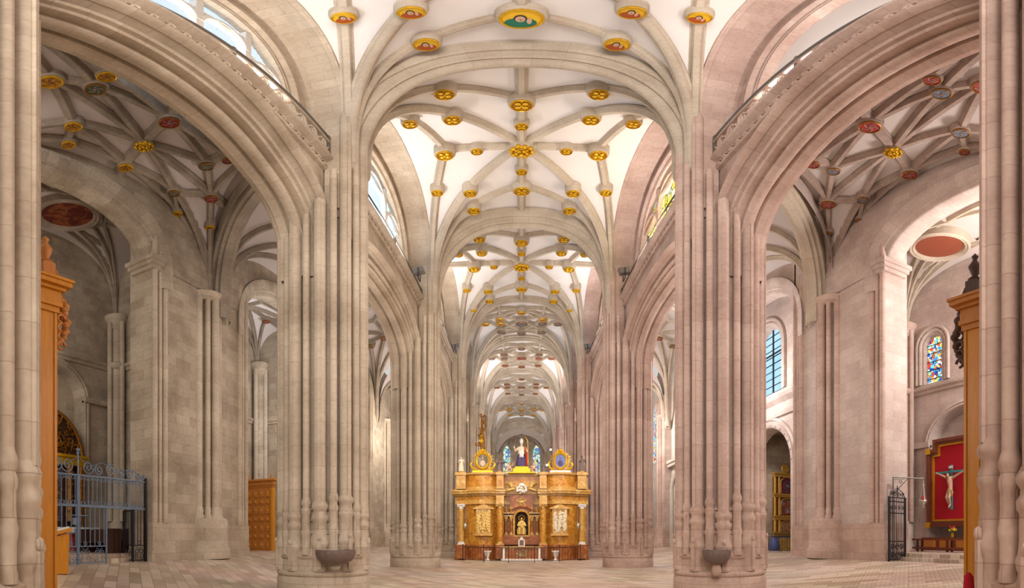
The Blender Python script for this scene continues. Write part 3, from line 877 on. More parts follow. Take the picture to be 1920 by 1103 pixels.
def arch_between(p0, p1, zs, crown, prof, mat, name, label, n=2.3, drop=1.0):
    """moulded arch in the vertical plane through p0, p1; prof (across, outward)"""
    p0, p1 = Vector((p0[0], p0[1], 0)), Vector((p1[0], p1[1], 0))
    d = p1 - p0; a = d.length / 2; d.normalize(); c = (p0 + p1) / 2
    pts = [(-a, -drop)] + arch_pts(a, crown - zs, n, 36) + [(a, -drop)]
    nr = normals2(pts); nr[0] = (-1, 0); nr[-1] = (1, 0)
    acr = Vector((d.y, -d.x, 0))
    path = [c + d * p[0] + Vector((0, 0, zs + p[1])) for p in pts]
    mb = MB(); mb.sweep(path, prof, lambda k: (acr, d * nr[k][0] + Vector((0, 0, nr[k][1]))))
    o = mb.build(name, mat); struct(o, label, 'arch'); return o

TPROF = [(-.55, .9), (-.5, .45), (-.36, .36), (-.34, .18), (-.2, .14), (-.16, 0), (.16, 0), (.2, .14), (.34, .18), (.36, .36), (.5, .45), (.55, .9)]
EPROF = [(-.95, .95), (-.9, .55), (-.8, .48), (-.74, .3), (-.6, .26), (-.56, .06), (-.44, 0), (.44, 0), (.56, .06), (.6, .26), (.74, .3), (.8, .48), (.9, .55), (.95, .95)]

def half_pier(name, s, X, y0, y1, z0, z1, yc, ms, label, depth=1.2, rc=.98, top=13.2, base_top=1.75):
    """dressed stone pier between two chapels, with an engaged bundle of shafts"""
    root = empty(name, (s * X, yc, z0))
    b = MB(); xa, xb = sx(s, 0, depth); b.box(xa, xb, y0 - yc, y1 - yc, 0, z1 - z0); b.build('pier_body', ms[0], root)
    # corner rolls
    for yy, d in ((y0, 1), (y1, -1)):
        for k, (off, r) in enumerate(((.12, .12), (.42, .09), (.72, .13))):
            m = MB(); m.lathe([(r, 1.5), (r, z1 - z0 - 3.0)], (-s * .02, yy - yc + d * off, 0), 10); m.build('corner_roll', ms[1], root)
    b = MB(); xa, xb = sx(s, -.1, depth + .02); b.box(xa, xb, y0 - yc - .12, y1 - yc + .12, 0, .42); b.box(xa, xb, y0 - yc - .06, y1 - yc + .06, .42, 1.5); b.build('footing', ms[2], root)
    m = MB(); m.lathe([(rc + .2, 0), (rc + .2, .4), (rc + .1, .5), (rc + .1, base_top - .12), (rc + .02, base_top)], (s * .25, 0, 0), 12); m.build('plinth', ms[2], root)
    K = 7
    for k in range(K):
        a = PI / 2 + (PI if s > 0 else 0) + PI * k / (K - 1)
        a = PI * .5 + PI * k / (K - 1) if s > 0 else -PI * .5 + PI * k / (K - 1)
        r = .19 if k % 2 else .12
        cx, cy = s * .42 + cos(a) * (rc - .2), sin(a) * (rc - .15)
        m = MB(); m.lathe([(r * 1.4, base_top - .2), (r * 1.4, base_top + .12), (r * 1.1, base_top + .2), (r * 1.25, base_top + .35), (r, base_top + .5), (r, top - z0)], (cx, cy, 0), 10)
        m.build('shaft', ms[1], root)
    m = MB(); m.lathe([(rc - .36, base_top), (rc - .36, top - z0)], (s * .42, 0, 0), 16); m.build('core', ms[0], root)
    m = MB(); m.lathe([(rc - .1, top - z0 - .4), (rc, top - z0 - .34), (rc - .06, top - z0 - .26), (rc + .05, top - z0 - .06), (rc + .07, top - z0), (rc - .3, top - z0 + .1)], (s * .42, 0, 0), 14); m.build('capital', ms[1], root)
    tag(root, label, 'pier', None, 'thing')
    return root

for s in (-1, 1):
    side = 'left' if s < 0 else 'right'
    ms = (M['side'], M['shaft'], M['base']) if s < 0 else (M['sidepink'], M['shaftpink'], M['basepink'])
    ys0, ys1, yc = (14.1, 21.0, 17.8) if s < 0 else (14.45, 21.2, 18.3)
    half_pier('chapel_pier', s, 13.0, ys0, ys1, FZ, 18, yc, ms, 'broad %s pier with a bundle of shafts between the %s chapels' % ('grey-brown stone' if s < 0 else 'pale pinkish stone', side))
    # wall over the chapel arch, with impost
    Xi = 13.0
    arch_between((s * 13.5, 4.2), (s * 13.5, ys0 + .05), 13.3, 16.2 if s < 0 else 15.7, [(p[0] * .75, p[1]) for p in EPROF], ms[0], 'chapel_arch', 'broad stone arch opening into the %s side chapel' % side)
    mb = MB()
    aa = (ys0 - 4.2) / 2 + .8; ym = (ys0 + 4.2) / 2
    ys = [ym + aa * sin(PI / 2 * (-1 + k / 14)) for k in range(29)] + [21.0]
    zz = lambda y: 13.3 + (3.6 * e_sup((y - ym) / aa, 2.3) if abs(y - ym) < aa else 0)
    for X in (12.95, 14.0): mb.grid([[(s * X, y, zz(y)), (s * X, y, 18.5)] for y in ys], False, [[(y, zz(y)), (y, 18.5)] for y in ys])
    struct(mb.build('wall_' + side, ms[0]), 'stone wall above the %s chapel arch' % side, 'wall')
    mb = MB(); xa, xb = sx(s, 12.75, 14.1)
    mb.box(xa, xb, ys0 - .25, ys0 + .45, 13.3, 13.5); mb.box(xa + .08, xb - .08, ys0 - .15, ys0 + .4, 13.1, 13.3); mb.box(xa - .08, xb + .08, ys0 - .33, ys0 + .5, 13.5, 13.72)
    struct(mb.build('trim_%d' % (20 + (s > 0)), ms[0]), 'projecting impost block where the %s chapel arch springs' % side, 'impost')
    # skew transverse arch between aisle bays
    arch_between((s * 6.9, 13.9), (s * 12.4, yc + .3), 13.0, 16.6, TPROF, M['ribdark'] if s < 0 else M['rib'], 'transverse_arch', 'stone arch between the first two bays of the %s aisle' % side)
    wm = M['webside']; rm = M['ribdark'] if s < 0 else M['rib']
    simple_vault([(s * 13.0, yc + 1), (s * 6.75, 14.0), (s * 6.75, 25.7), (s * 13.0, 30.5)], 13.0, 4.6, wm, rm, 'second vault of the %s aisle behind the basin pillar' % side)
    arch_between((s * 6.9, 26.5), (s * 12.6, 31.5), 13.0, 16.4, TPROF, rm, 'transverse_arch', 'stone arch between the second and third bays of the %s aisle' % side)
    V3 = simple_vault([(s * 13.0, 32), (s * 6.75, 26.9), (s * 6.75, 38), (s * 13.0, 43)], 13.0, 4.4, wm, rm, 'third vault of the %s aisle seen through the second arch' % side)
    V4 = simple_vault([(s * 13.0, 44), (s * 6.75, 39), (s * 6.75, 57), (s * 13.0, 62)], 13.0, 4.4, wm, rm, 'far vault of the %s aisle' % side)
    for q, (VV, pts_) in enumerate(((V3, ((0, .5), (-.5, 0), (0, 0))), (V4, ((0, -.5), (.5, 0), (-.5, 0), (0, 0))))):
        for j, (u, v) in enumerate(pts_):
            x, y = VV.xy(u, v)
            place_boss('red' if j % 2 == 0 else 'green', .36, .45, x, y, VV.zuv(u, v), '%s disc boss %s of the %s %s aisle vault' % (('red', 'green')[j % 2], (('at the far end', 'at the wall side', 'at the centre'), ('at the near end', 'at the wall side', 'at the nave side', 'at the centre'))[q][j], side, ('third', 'far')[q]), 'disc bosses of the far %s aisle' % side, rm)
    # far piers and aisle walls
    half_pier('chapel_pier', s, 13.0, 30.9, 37.0, FZ, 18, 34.0, ms, '%s pier hidden mostly behind the basin pillar, %s aisle' % ('grey-brown' if s < 0 else 'pinkish', side))
    half_pier('chapel_pier', s, 13.0, 41.0 if s < 0 else 43.6, 49.0 if s < 0 else 46.2, FZ, 18, 46.6 if s < 0 else 44.9, ms, 'far %s pier with shafts seen through the second arch on the %s' % ('beige' if s < 0 else 'pale', side), rc=.9)
    wallbox('wall_' + side, M['pale'], 'pale far wall of the %s aisle' % side, (*sx(s, 13.6, 14.2), 36.5, 95, FZ, 18.5))
    wallbox('wall_back', M['pale'], 'end wall of the %s aisle' % side, (*sx(s, 6.4, 14), 63, 63.6, 0, 18.5))

# ------------------------------------------------------------------ apse end of the choir
mb = MB(); mb.box(-7, 7, 92, 92.6, 0, 24)
struct(mb.build('wall_back', M['nave']), 'end wall of the apse with two slender windows', 'wall')
V = Vault([(-WEBX, 81.5), (WEBX, 81.5), (WEBX, 93), (-WEBX, 93)], 12.5, 7.2)
root = empty('ceiling'); struct(root, 'dark ribbed vault of the apse', 'ceiling'); V.web(M['webside'], root, 28)
for k in range(11):
    u = -1 + .2 * k; V.rib((u, 1) if abs(u) < .99 else (u, .99), (0, -.2), M['ribdark'], root, .3, .3, .05, 12)
for s in (-1, 1):
    wallbox('wall_left' if s < 0 else 'wall_right', M['nave'], 'side wall of the apse, %s' % ('left' if s < 0 else 'right'), (*sx(s, 4.7, 5.3), 81.5, 92, 0, 20))
    w = empty('window_%d' % (31 + (s > 0))); struct(w, 'slender pale stained-glass window %s of the bishop statue' % ('left' if s < 0 else 'right'), 'window')
    xc = s * 2.75
    ap = [(-.62, 13.2), (.62, 13.2)] + [(p[0], 17.2 + p[1]) for p in arch_pts(.62, 1.5, 1.6, 10)][::-1]
    p = MB(); p.plate(ap, .1, (xc, 91.86, 0), (1, 0, 0), (0, 0, 1), (0, -1, 0)); p.build('pane', M['stainpale'], w)
    t = MB()
    ring = [(xc - .68, 91.74, 13.1)] + [(xc + q[0] * 1.1, 91.74, 17.2 + q[1] * 1.08) for q in arch_pts(.62, 1.5, 1.6, 12)] + [(xc + .68, 91.74, 13.1)]
    t.tube(ring, .09, 6)
    for q in (-.2, .2): t.tube([(xc + q, 91.76, 13.1), (xc + q, 91.76, 17.6)], .05, 5)
    t.build('tracery', M['white'], w)
# gable walls above the choir vault sides handled by the clerestory
# ------------------------------------------------------------------ side chapels
for s in (-1, 1):
    side = 'left' if s < 0 else 'right'
    L = s < 0
    wm = M['side'] if L else M['sidepink']; sh = M['shaft'] if L else M['shaftpink']
    ye = 17.0 if L else 18.5
    sc = 10.3 if L else 9.2                                   # string course
    # back wall with an arched niche
    nc, na, nsp, ncr = (12.55, 2.3, 8.2, 9.9) if L else (14.2, 2.55, 6.2, 7.9)
    mb = MB(); X = 18.1
    ys = [-3.0, nc - na] + [nc + na * sin(PI / 2 * (-1 + k / 10)) for k in range(1, 20)] + [nc + na, ye + .3]
    zz = lambda y: nsp + (ncr - nsp) * e_sup((y - nc) / na, 2.0) if nc - na < y < nc + na else FZ
    wz = (16.0, 17.2, 9.5, 11.6)
    P0 = [[(s * X, y, FZ), (s * X, y, 18)] for y in (-3, nc - na)]; mb.grid(P0, False, [[(p[1], p[2]) for p in r] for r in P0])
    yy = [nc + na * sin(PI / 2 * (-1 + k / 10)) for k in range(21)]
    P1 = [[(s * X, y, nsp + (ncr - nsp) * e_sup((y - nc) / na, 2.0)), (s * X, y, sc)] for y in yy]; mb.grid(P1, False, [[(p[1], p[2]) for p in r] for r in P1])
    P2 = [[(s * X, y, FZ), (s * X, y, sc)] for y in (nc + na, ye + .3)]; mb.grid(P2, False, [[(p[1], p[2]) for p in r] for r in P2])
    if L:
        P3 = [[(s * X, y, sc), (s * X, y, 18)] for y in (nc - na, ye + .3)]; mb.grid(P3, False, [[(p[1], p[2]) for p in r] for r in P3])
    else:                                                      # with an arched window
        w0, w1 = wz[0] - .0, wz[1]; wc_ = (w0 + w1) / 2; wa = (w1 - w0) / 2
        for ya_, yb_ in ((nc - na, w0), (w1, ye + .3)):
            P3 = [[(s * X, y, sc), (s * X, y, 18)] for y in (ya_, yb_)]; mb.grid(P3, False, [[(p[1], p[2]) for p in r] for r in P3])
        yw = [wc_ + wa * sin(PI / 2 * (-1 + k / 6)) for k in range(13)]
        P4 = [[(s * X, y, wz[3] + .6 * e_sup((y - wc_) / wa, 2)), (s * X, y, 18)] for y in yw]; mb.grid(P4, False, [[(p[1], p[2]) for p in r] for r in P4])
        mb.grid([[(s * X, y, sc), (s * X, y, wz[2])] for y in (w0, w1)], False)
    mb.box(*sx(s, X + .7, X + 1.0), -3, ye + .3, FZ, 18)
    struct(mb.build('wall_' + side, wm), 'back wall of the %s side chapel with an arched niche' % side, 'wall')
    # niche reveal and archivolt
    ap = arch_pts(na, ncr - nsp, 2.0, 24); ap = [(-na, FZ - nsp)] + ap + [(na, FZ - nsp)]
    n2 = normals2(ap); n2[0] = (-1, 0); n2[-1] = (1, 0)
    mb = MB()
    mb.sweep([(0, nc + p[0], nsp + p[1]) for p in ap], [(X - .01, .34), (X - .1, .32), (X - .12, .22), (X - .06, .16), (X - .1, .08), (X - .02, 0), (X + .7, 0)], lambda k: (Vector((s, 0, 0)), Vector((0, n2[k][0], n2[k][1]))))
    for d in (-1, 1):
        y_ = nc + d * na
        mb.box(*sx(s, X - .18, X + .1), min(y_, y_ + d * 2.2), max(y_, y_ + d * 2.2), nsp - .1, nsp + .16)
    struct(mb.build('niche_arch', wm), 'moulded blind arch on the back wall of the %s chapel' % side, 'arch')
    if not L:
        ap = arch_pts(wa, .6, 2.0, 16); ap = [(-wa, wz[2] - wz[3])] + ap + [(wa, wz[2] - wz[3])]
        n2 = normals2(ap); n2[0] = (-1, 0); n2[-1] = (1, 0)
        w = empty('window_41'); struct(w, 'bright stained-glass window above the red crucifix panel', 'window')
        mb = MB(); mb.sweep([(0, wc_ + p[0], wz[3] + p[1]) for p in ap], [(X - .02, .55), (X - .12, .5), (X - .12, .4), (X - .02, .36), (X - .08, .28), (X - .08, .2), (X, .12), (X + .35, 0)], lambda k: (Vector((s, 0, 0)), Vector((0, n2[k][0], n2[k][1]))))
        mb.build('window_surround', wm, w)
        mb = MB(); b = len(mb.v); mb.v += [(s * (X + .3), wc_ + p[0], wz[3] + p[1]) for p in ap]; mb.quadface(list(range(b, b + len(ap))), [(p[0], p[1]) for p in ap]); mb.build('pane', M['stain'], w)
        mb = MB()
        for k in range(5): mb.box(*sx(s, X + .24, X + .28), w0, w1, wz[2] + .3 + .48 * k, wz[2] + .33 + .48 * k)
        mb.build('glazing_bars', M['iron'], w)
    # end wall
    mb = MB(); mb.box(*sx(s, 13.3, X + .3), ye, ye + .6, FZ, 18)
    struct(mb.build('wall_' + ('far_' + side), wm), 'end wall of the %s side chapel beside the corner shaft' % side, 'wall')
    # string course
    mb = MB()
    pr = [(0, -.28), (.1, -.24), (.12, -.12), (.24, -.04), (.26, .08), (.06, .16), (0, .2)]
    mb.sweep([(s * X, -3, sc), (s * X, ye, sc)], [(-s * p[0], p[1]) for p in pr], lambda k: (Vector((1, 0, 0)), Vector((0, 0, 1))), False)
    mb.sweep([(s * X, ye, sc), (s * 13.6, ye, sc)], [(-p[0], p[1]) for p in pr], lambda k: (Vector((0, 1, 0)), Vector((0, 0, 1))), False)
    struct(mb.build('trim_%d' % (30 + (not L)), wm), 'string course running round the %s side chapel' % side, 'cornice')
    # corner shaft
    cs = empty('corner_shaft', (s * (X - .3), ye - .3, FZ)); tag(cs, 'slender engaged corner shaft with capital in the %s side chapel' % side, 'column', None, 'thing')
    m = MB(); m.lathe([(.5, 0), (.5, .5), (.42, .6), (.42, 1.6), (.36, 1.75)], n=12); m.build('base', M['base'] if L else wm, cs)
    m = MB(); m.lathe([(.3, 1.7), (.3, 12.1)], n=14); m.build('shaft', sh, cs)
    for dx, dy in ((.0, -.42), (-s * .42, 0)):
        m = MB(); m.lathe([(.13, 1.7), (.13, 12.1)], (dx, dy, 0), 8); m.build('side_roll', sh, cs)
    m = MB(); m.lathe([(.34, 11.7), (.42, 11.8), (.36, 11.9), (.56, 12.3), (.6, 12.5), (.3, 12.55)], n=14); m.build('capital', sh, cs)
    m = MB(); m.lathe([(.36, sc - FZ - .2), (.5, sc - FZ - .05), (.5, sc - FZ + .1), (.34, sc - FZ + .2)], n=14); m.build('shaft_ring', sh, cs)
    # vault with an oval painting
    za = 17.3 if L else 16.2
    V = Vault([(s * 18.1, 7.2), (s * 13.9, 7.2), (s * 13.9, ye), (s * 18.1, ye)], 13.0, za - 13.0)
    root = empty('ceiling'); struct(root, 'ribbed vault of the %s side chapel round an oval medallion' % side, 'ceiling')
    V.web(M['webside'], root, 28)
    rm = M['ribdark'] if L else M['rib']
    for a in (-1, 1):
        for b_ in (-1, 1):
            for q in ((a * .45, b_ * .3), (a * .55, 0), (0, b_ * .45), (a * .2, b_ * .4)): V.rib((a, b_), q, rm, root, .22, .24, .04, 12)
            V.rib((a * .55, 0), (a * .45, b_ * .3), rm, root, .2, .22); V.rib((0, b_ * .45), (a * .45, b_ * .3), rm, root, .2, .22)
            V.rib((a * .45, b_ * .3), (a * .55, b_ * .62), rm, root, .2, .2)
    V.rib((-1, 0), (-.4, 0), rm, root, .22, .22); V.rib((1, 0), (.4, 0), rm, root, .22, .22)
    ox, oy = V.xy(0, .0 if L else .22)
    mo = empty('oval_medallion', (ox, oy + .2, za - .35)); tag(mo, ('dark red oval painting in a pale stone ring on the left chapel vault' if L else 'red-brown oval panel in a pale stone ring on the right chapel vault'), 'ceiling medallion')
    m = MB(); m.lathe([(1.3, .35), (1.3, -.1), (1.2, -.18), (1.12, -.1), (1.08, -.14), (1.0, -.06), (.98, .0)], n=40, sy=1.1, caps=False); m.build('stone_ring', M['rib'] if not L else M['ribdark'], mo)
    m = MB(); m.lathe([(1.04, -.02), (.001, -.02)], n=40, sy=1.1, caps=False); m.build('painted_panel', M['ovalL'] if L else M['ovalR'], mo)
    for k, (u, v) in enumerate(((-.45, .3), (.45, .3), (-.45, -.3), (.45, -.3))):
        x, y = V.xy(u, v)
    # chapel floor step
    mb = MB(); mb.box(*sx(s, 13.75, 18.9), -3, ye, FZ - .05, FZ + .3); mb.box(*sx(s, 13.45, 13.75), -3, ye, FZ - .05, FZ + .15)
    struct(mb.build('floor', M['floor']), 'raised floor step of the %s side chapel' % side, 'floor')

M_ = None
# ------------------------------------------------------------------ second chapels and far aisle walls
def wall_arched(mb, s, X, y0, y1, z0, z1, hole=None):
    """wall in the plane x = s*X with one arched hole (yc, a, sill, spring, crown)"""
    def q(P): mb.grid(P, False, [[(p[1], p[2]) for p in r] for r in P])
    if not hole: q([[(s * X, y, z) for z in (z0, z1)] for y in (y0, y1)]); return
    yc, a, sill, sp, cr = hole
    q([[(s * X, y, z) for z in (z0, z1)] for y in (y0, yc - a)]); q([[(s * X, y, z) for z in (z0, z1)] for y in (yc + a, y1)])
    ys = [yc + a * sin(PI / 2 * (-1 + k / 12)) for k in range(25)]
    q([[(s * X, y, sp + (cr - sp) * e_sup((y - yc) / a, 2.0)), (s * X, y, z1)] for y in ys])
    if sill > z0 + .01: q([[(s * X, y, z) for z in (z0, sill)] for y in (yc - a, yc + a)])

def reveal(mb, s, X, hole, prof):
    yc, a, sill, sp, cr = hole
    ap = arch_pts(a, cr - sp, 2.0, 24); ap = [(-a, sill - sp)] + ap + [(a, sill - sp)]
    n2 = normals2(ap); n2[0] = (-1, 0); n2[-1] = (1, 0)
    mb.sweep([(0, yc + p[0], sp + p[1]) for p in ap], prof, lambda k: (Vector((s, 0, 0)), Vector((0, n2[k][0], n2[k][1]))))
    return ap

def pane_mesh(s, X, hole, mat, parent):
    yc, a, sill, sp, cr = hole
    ap = arch_pts(a, cr - sp, 2.0, 24); ap = [(-a, sill - sp)] + ap + [(a, sill - sp)]
    mb = MB(); mb.v = [(s * X, yc + p[0], sp + p[1]) for p in ap]; mb.quadface(list(range(len(ap))), [(p[0], p[1]) for p in ap])
    return mb.build('pane', mat, parent)

# left: open chapel with a carved door in its corner
arch_between((-13.5, 21.0), (-13.5, 30.9), 13.0, 16.0, [(p[0] * .7, p[1]) for p in EPROF], M['side'], 'chapel_arch', 'stone arch of the second left chapel behind the basin pillar')
arch_between((13.5, 21.2), (13.5, 30.9), 13.0, 16.3, [(p[0] * .7, p[1]) for p in EPROF], M['sidepink'], 'chapel_arch', 'stone arch above the blue window on the right')
for s in (-1, 1):
    mb = MB()
    ys = [26 + 5.6 * sin(PI / 2 * (-1 + k / 10)) for k in range(21)]
    mb.grid([[(s * 13.0, y, 13.0 + 3.6 * e_sup((y - 26) / 5.6, 2.3)), (s * 13.0, y, 18.5)] for y in ys], False)
    struct(mb.build('wall_left' if s < 0 else 'wall_right', M['side'] if s < 0 else M['sidepink']), 'wall above the second %s chapel arch' % ('left' if s < 0 else 'right'), 'wall')
    # fill above the skew aisle arches
    for (a, b, cr) in (((6.7, 13.2), (13.2, 18.05), 16.4), ((6.7, 14.0), (13.1, 18.9), 16.4), ((6.7, 25.7), (13.1, 30.6), 16.2), ((6.7, 26.9), (13.1, 32.1), 16.2)):
        mb = MB(); P = []
        for k in range(21):
            t = sin(PI / 2 * (-1 + k / 10)); f = (t + 1) / 2
            x, y = a[0] + (b[0] - a[0]) * f, a[1] + (b[1] - a[1]) * f
            z = 13.0 + (cr - 13.0 + .5) * e_sup(t, 2.3)
            P.append([(s * x, y, z), (s * x, y, 18.6)])
        mb.grid(P, False); struct(mb.build('wall_' + ('left' if s < 0 else 'right'), M['side'] if s < 0 else M['sidepink']), 'thin wall above a transverse arch of the %s aisle' % ('left' if s < 0 else 'right'), 'wall')
mb = MB(); mb.box(-18.7, -18.1, 18, 31, FZ, 18.5)
struct(mb.build('wall_left', M['side']), 'back wall of the second left chapel', 'wall')
mb = MB(); mb.box(-18.5, -13.2, 30.7, 31.3, FZ, 18.5)
struct(mb.build('wall_far_left', M['side']), 'end wall of the second left chapel behind the carved door', 'wall')
V = Vault([(-18.1, 21), (-13.9, 21), (-13.9, 30.7), (-18.1, 30.7)], 13.6, 3.4)
root = empty('ceiling'); struct(root, 'bluish daylit vault of the second left chapel', 'ceiling'); V.web(M['web'], root, 24)
for a in (-1, 1):
    for b_ in (-1, 1):
        for q in ((0, 0), (0, b_ * .5), (a * .5, 0)): V.rib((a, b_), q, M['ribdark'], root, .26, .26, .04, 12)
for q in ((0, .5), (0, -.5), (.5, 0), (-.5, 0)): V.rib((0, 0), q, M['ribdark'], root, .26, .26, .04, 8)
V.rib((0, .5), (0, 1), M['ribdark'], root, .26, .26, .04, 8)
place_boss('red', .26, .35, *V.xy(0, .5), V.zuv(0, .5), 'small red boss on the bluish vault above the carved door', None, M['ribdark'])
cs = empty('corner_shaft', (-17.75, 30.35, FZ)); tag(cs, 'engaged corner shaft rising above the carved door screen', 'column', None, 'thing')
m = MB(); m.lathe([(.5, 0), (.5, .6), (.36, .8), (.36, 13.2)], n=14); m.build('shaft', M['side'], cs)
for dx, dy in ((.45, .1), (0, -.45)):
    m = MB(); m.lathe([(.16, .6), (.16, 13.2)], (dx, dy, 0), 8); m.build('side_roll', M['shaft'], cs)
m = MB(); m.lathe([(.4, 12.8), (.5, 12.95), (.44, 13.1), (.64, 13.5), (.66, 13.7), (.3, 13.75)], n=14); m.build('capital', M['base'], cs)
mb = MB()
pr = [(0, -.25), (.12, -.2), (.14, -.08), (.26, 0), (.26, .12), (0, .2)]
mb.sweep([(-18.1, 20, 9.9), (-18.1, 30.7, 9.9)], pr, lambda k: (Vector((1, 0, 0)), Vector((0, 0, 1))), False)
mb.sweep([(-18.1, 30.7, 9.9), (-13.9, 30.7, 9.9)], [(-p[0], p[1]) for p in pr], lambda k: (Vector((0, 1, 0)), Vector((0, 0, 1))), False)
struct(mb.build('trim_35', M['base']), 'string course of the second left chapel', 'cornice')

# right: wall with the blue window over an arched recess
WIN = (27.9, 1.95, 10.8, 13.9, 15.8); REC = (27.75, 3.0, FZ, 5.9, 8.5)
mb = MB(); wall_arched(mb, 1, 15.0, 20.5, 31.2, FZ, 9.6, REC); wall_arched(mb, 1, 15.0, 20.5, 31.2, 9.6, 18.5, WIN)
mb.box(13.2, 15.2, 30.9, 31.2, FZ, 18.5)
struct(mb.build('wall_right', M['sidepink']), 'pale wall holding the blue barred window and the arched altar recess', 'wall')
w = empty('window_42'); struct(w, 'blue daylit round-headed window with iron bars, right aisle', 'window')
mb = MB(); reveal(mb, 1, 15.0, WIN, [(-.02, .6), (-.16, .55), (-.18, .42), (-.04, .36), (-.1, .26), (-.12, .16), (-.02, .1), (.05, 0), (.7, -.12)]) if False else reveal(mb, 1, 0, WIN, [(14.98, .6), (14.84, .55), (14.82, .42), (14.96, .36), (14.9, .26), (14.88, .16), (14.98, .1), (15.02, 0), (15.7, -.12)])
mb.build('window_surround', M['sidepink'], w)
pane_mesh(1, 15.6, WIN, M['skypane2'], w)
mb = MB()
for k in range(9): mb.box(15.5, 15.56, 25.9, 29.9, 11.1 + .52 * k, 11.14 + .52 * k)
mb.box(15.48, 15.56, 27.85, 27.95, 10.8, 15.75); mb.box(15.48, 15.56, 25.9, 29.9, 13.86, 13.96)
mb.build('iron_bars', M['iron'], w)
mb = MB()
pr = [(15.02, 9.0), (14.85, 9.05), (14.8, 9.3), (14.9, 9.4), (14.88, 9.85), (14.6, 10.1), (14.5, 10.3), (14.5, 10.42), (15.02, 10.6)]
mb.sweep([(0, 20.8, 0), (0, 31, 0)], pr, lambda k: (Vector((1, 0, 0)), Vector((0, 0, 1))), False)
struct(mb.build('trim_36', M['sidepink']), 'heavy moulded cornice under the blue window', 'cornice')
mb = MB(); reveal(mb, 1, 0, REC, [(15.0, .75), (14.88, .72), (14.86, .55), (14.95, .5), (14.95, .42), (14.84, .38), (14.84, .12), (14.9, .06), (15.0, 0), (15.9, 0)])
for k in range(15):
    t = PI * (k + .5) / 15
    mb.ball((14.86, REC[0] - 3.22 * cos(t), 5.9 + 2.82 * sin(t)), .1, 6, 5)
struct(mb.build('niche_arch', M['sidepink']), 'carved round arch of the altar recess under the blue window', 'arch')
mb = MB(); mb.box(15.9, 19.8, 30.8, 31.2, FZ, 10); mb.box(19.6, 19.9, 24, 31, FZ, 10); mb.box(15.5, 19.8, 24.3, 24.7, FZ, 10); mb.box(15.0, 19.8, 24.4, 31, 9.0, 9.4)
struct(mb.build('wall_recess', M['side']), 'shadowy inner walls of the altar recess', 'wall')

# far right aisle: coloured window, ledge and arched doorway
HW = (48.1, 1.35, 9.2, 13.6, 15.2)
w = empty('window_43'); struct(w, 'tall colourful leaded window glimpsed between the right pillars', 'window')
pane_mesh(1, 13.5, HW, M['stain'], w)
mb = MB(); reveal(mb, 1, 0, HW, [(13.58, .3), (13.4, .25), (13.38, .1), (13.46, 0), (13.56, 0)]); mb.box(13.4, 13.5, 48.05, 48.15, 9.2, 15.1); mb.build('window_surround', M['pale'], w)
mb = MB(); mb.box(13.1, 13.7, 36.8, 43.6, 8.3, 8.6); mb.box(13.2, 13.7, 36.8, 43.6, 8.0, 8.3)
HD = (41.9, 1.1, FZ, 5.6, 6.9)
reveal(mb, 1, 0, HD, [(13.6, .6), (13.4, .55), (13.36, .3), (13.44, .2), (13.42, .05), (13.55, 0)])
struct(mb.build('trim_37', M['pale']), 'pale ledge and arched doorway surround in the far right aisle', 'doorway')
mb = MB(); ap = [(-.7, FZ)] + [(p[0] * .7 / 1.1, 6.0 + p[1]) for p in arch_pts(1.1, .9, 2.0, 12)] + [(.7, FZ)]
mb.plate([(p[0], p[1]) for p in ap][::-1], .1, (13.52, 47.6, 0), (0, 1, 0), (0, 0, 1), (-1, 0, 0)); 
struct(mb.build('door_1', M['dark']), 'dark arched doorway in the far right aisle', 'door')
# ------------------------------------------------------------------ the golden altar screen across the nave
SY = 34.2
def plan(off=0.0, back=1.6, inner=.5):
    """front outline of the screen, left to right; off pushes it towards the viewer"""
    pts = [(-4.75 - off * .6, back), (-4.6 - off * .7, .1 - off), (-3.72 - off * .1, -.02 - off)]
    bay = [(-3.62 + 1.86 * k / 10, .12 - .62 * sin(PI * (.12 + .76 * k / 10)) - off) for k in range(11)]
    pts += bay
    pts += [(-1.74 - off * .3, -.06 - off), (-1.2 + off * .3, -.06 - off), (-1.16 + off * .3, inner - off)]
    pts = pts + [(-x, y) for x, y in pts[::-1]]
    return pts

scr = empty('altar_screen', (0, SY, 0))
tag(scr, 'tall golden marble altar screen with columns closing the nave', 'altar screen')
def layer(name, off, z0, z1, mat, inner=.5):
    mb = MB(); mb.prism(plan(off, inner=inner), z0, z1); return mb.build(name, mat, scr)
layer('base_step', .1, 0, .16, M['umber']); layer('base', .02, .16, .92, M['umber']); layer('base_moulding', .1, .92, 1.06, M['umber'])
layer('body', -.12, 1.06, 3.85, M['ochre'])
layer('architrave', .02, 3.85, 4.12, M['ochrelight']); layer('frieze', -.03, 4.12, 4.42, M['ochre'])
mb = MB()
for off, z0, z1 in ((.06, 4.42, 4.5), (.16, 4.5, 4.58), (.3, 4.58, 4.72), (.36, 4.72, 4.84), (.2, 4.84, 4.9)): mb.prism(plan(off), z0, z1)
pp = plan(.1)
for i in range(1, len(pp) - 2):
    a, b = Vector(pp[i]), Vector(pp[i + 1]); n = max(1, int((b - a).length / .13))
    for k in range(n):
        c = a + (b - a) * ((k + .5) / n); mb.box(c.x - .03, c.x + .03, c.y - .02, c.y + .06, 4.43, 4.5)
mb.build('cornice', M['ochrelight'], scr)
layer('attic_base', .02, 4.9, 5.06, M['ochrelight']); layer('attic', -.1, 5.06, 5.86, M['ochre'], .35)
mb = MB()
for off, z0, z1 in ((-.02, 5.86, 5.92), (.06, 5.92, 6.02), (-.06, 6.02, 6.06)): mb.prism(plan(off, inner=.35), z0, z1)
mb.build('attic_coping', M['ochrelight'], scr)
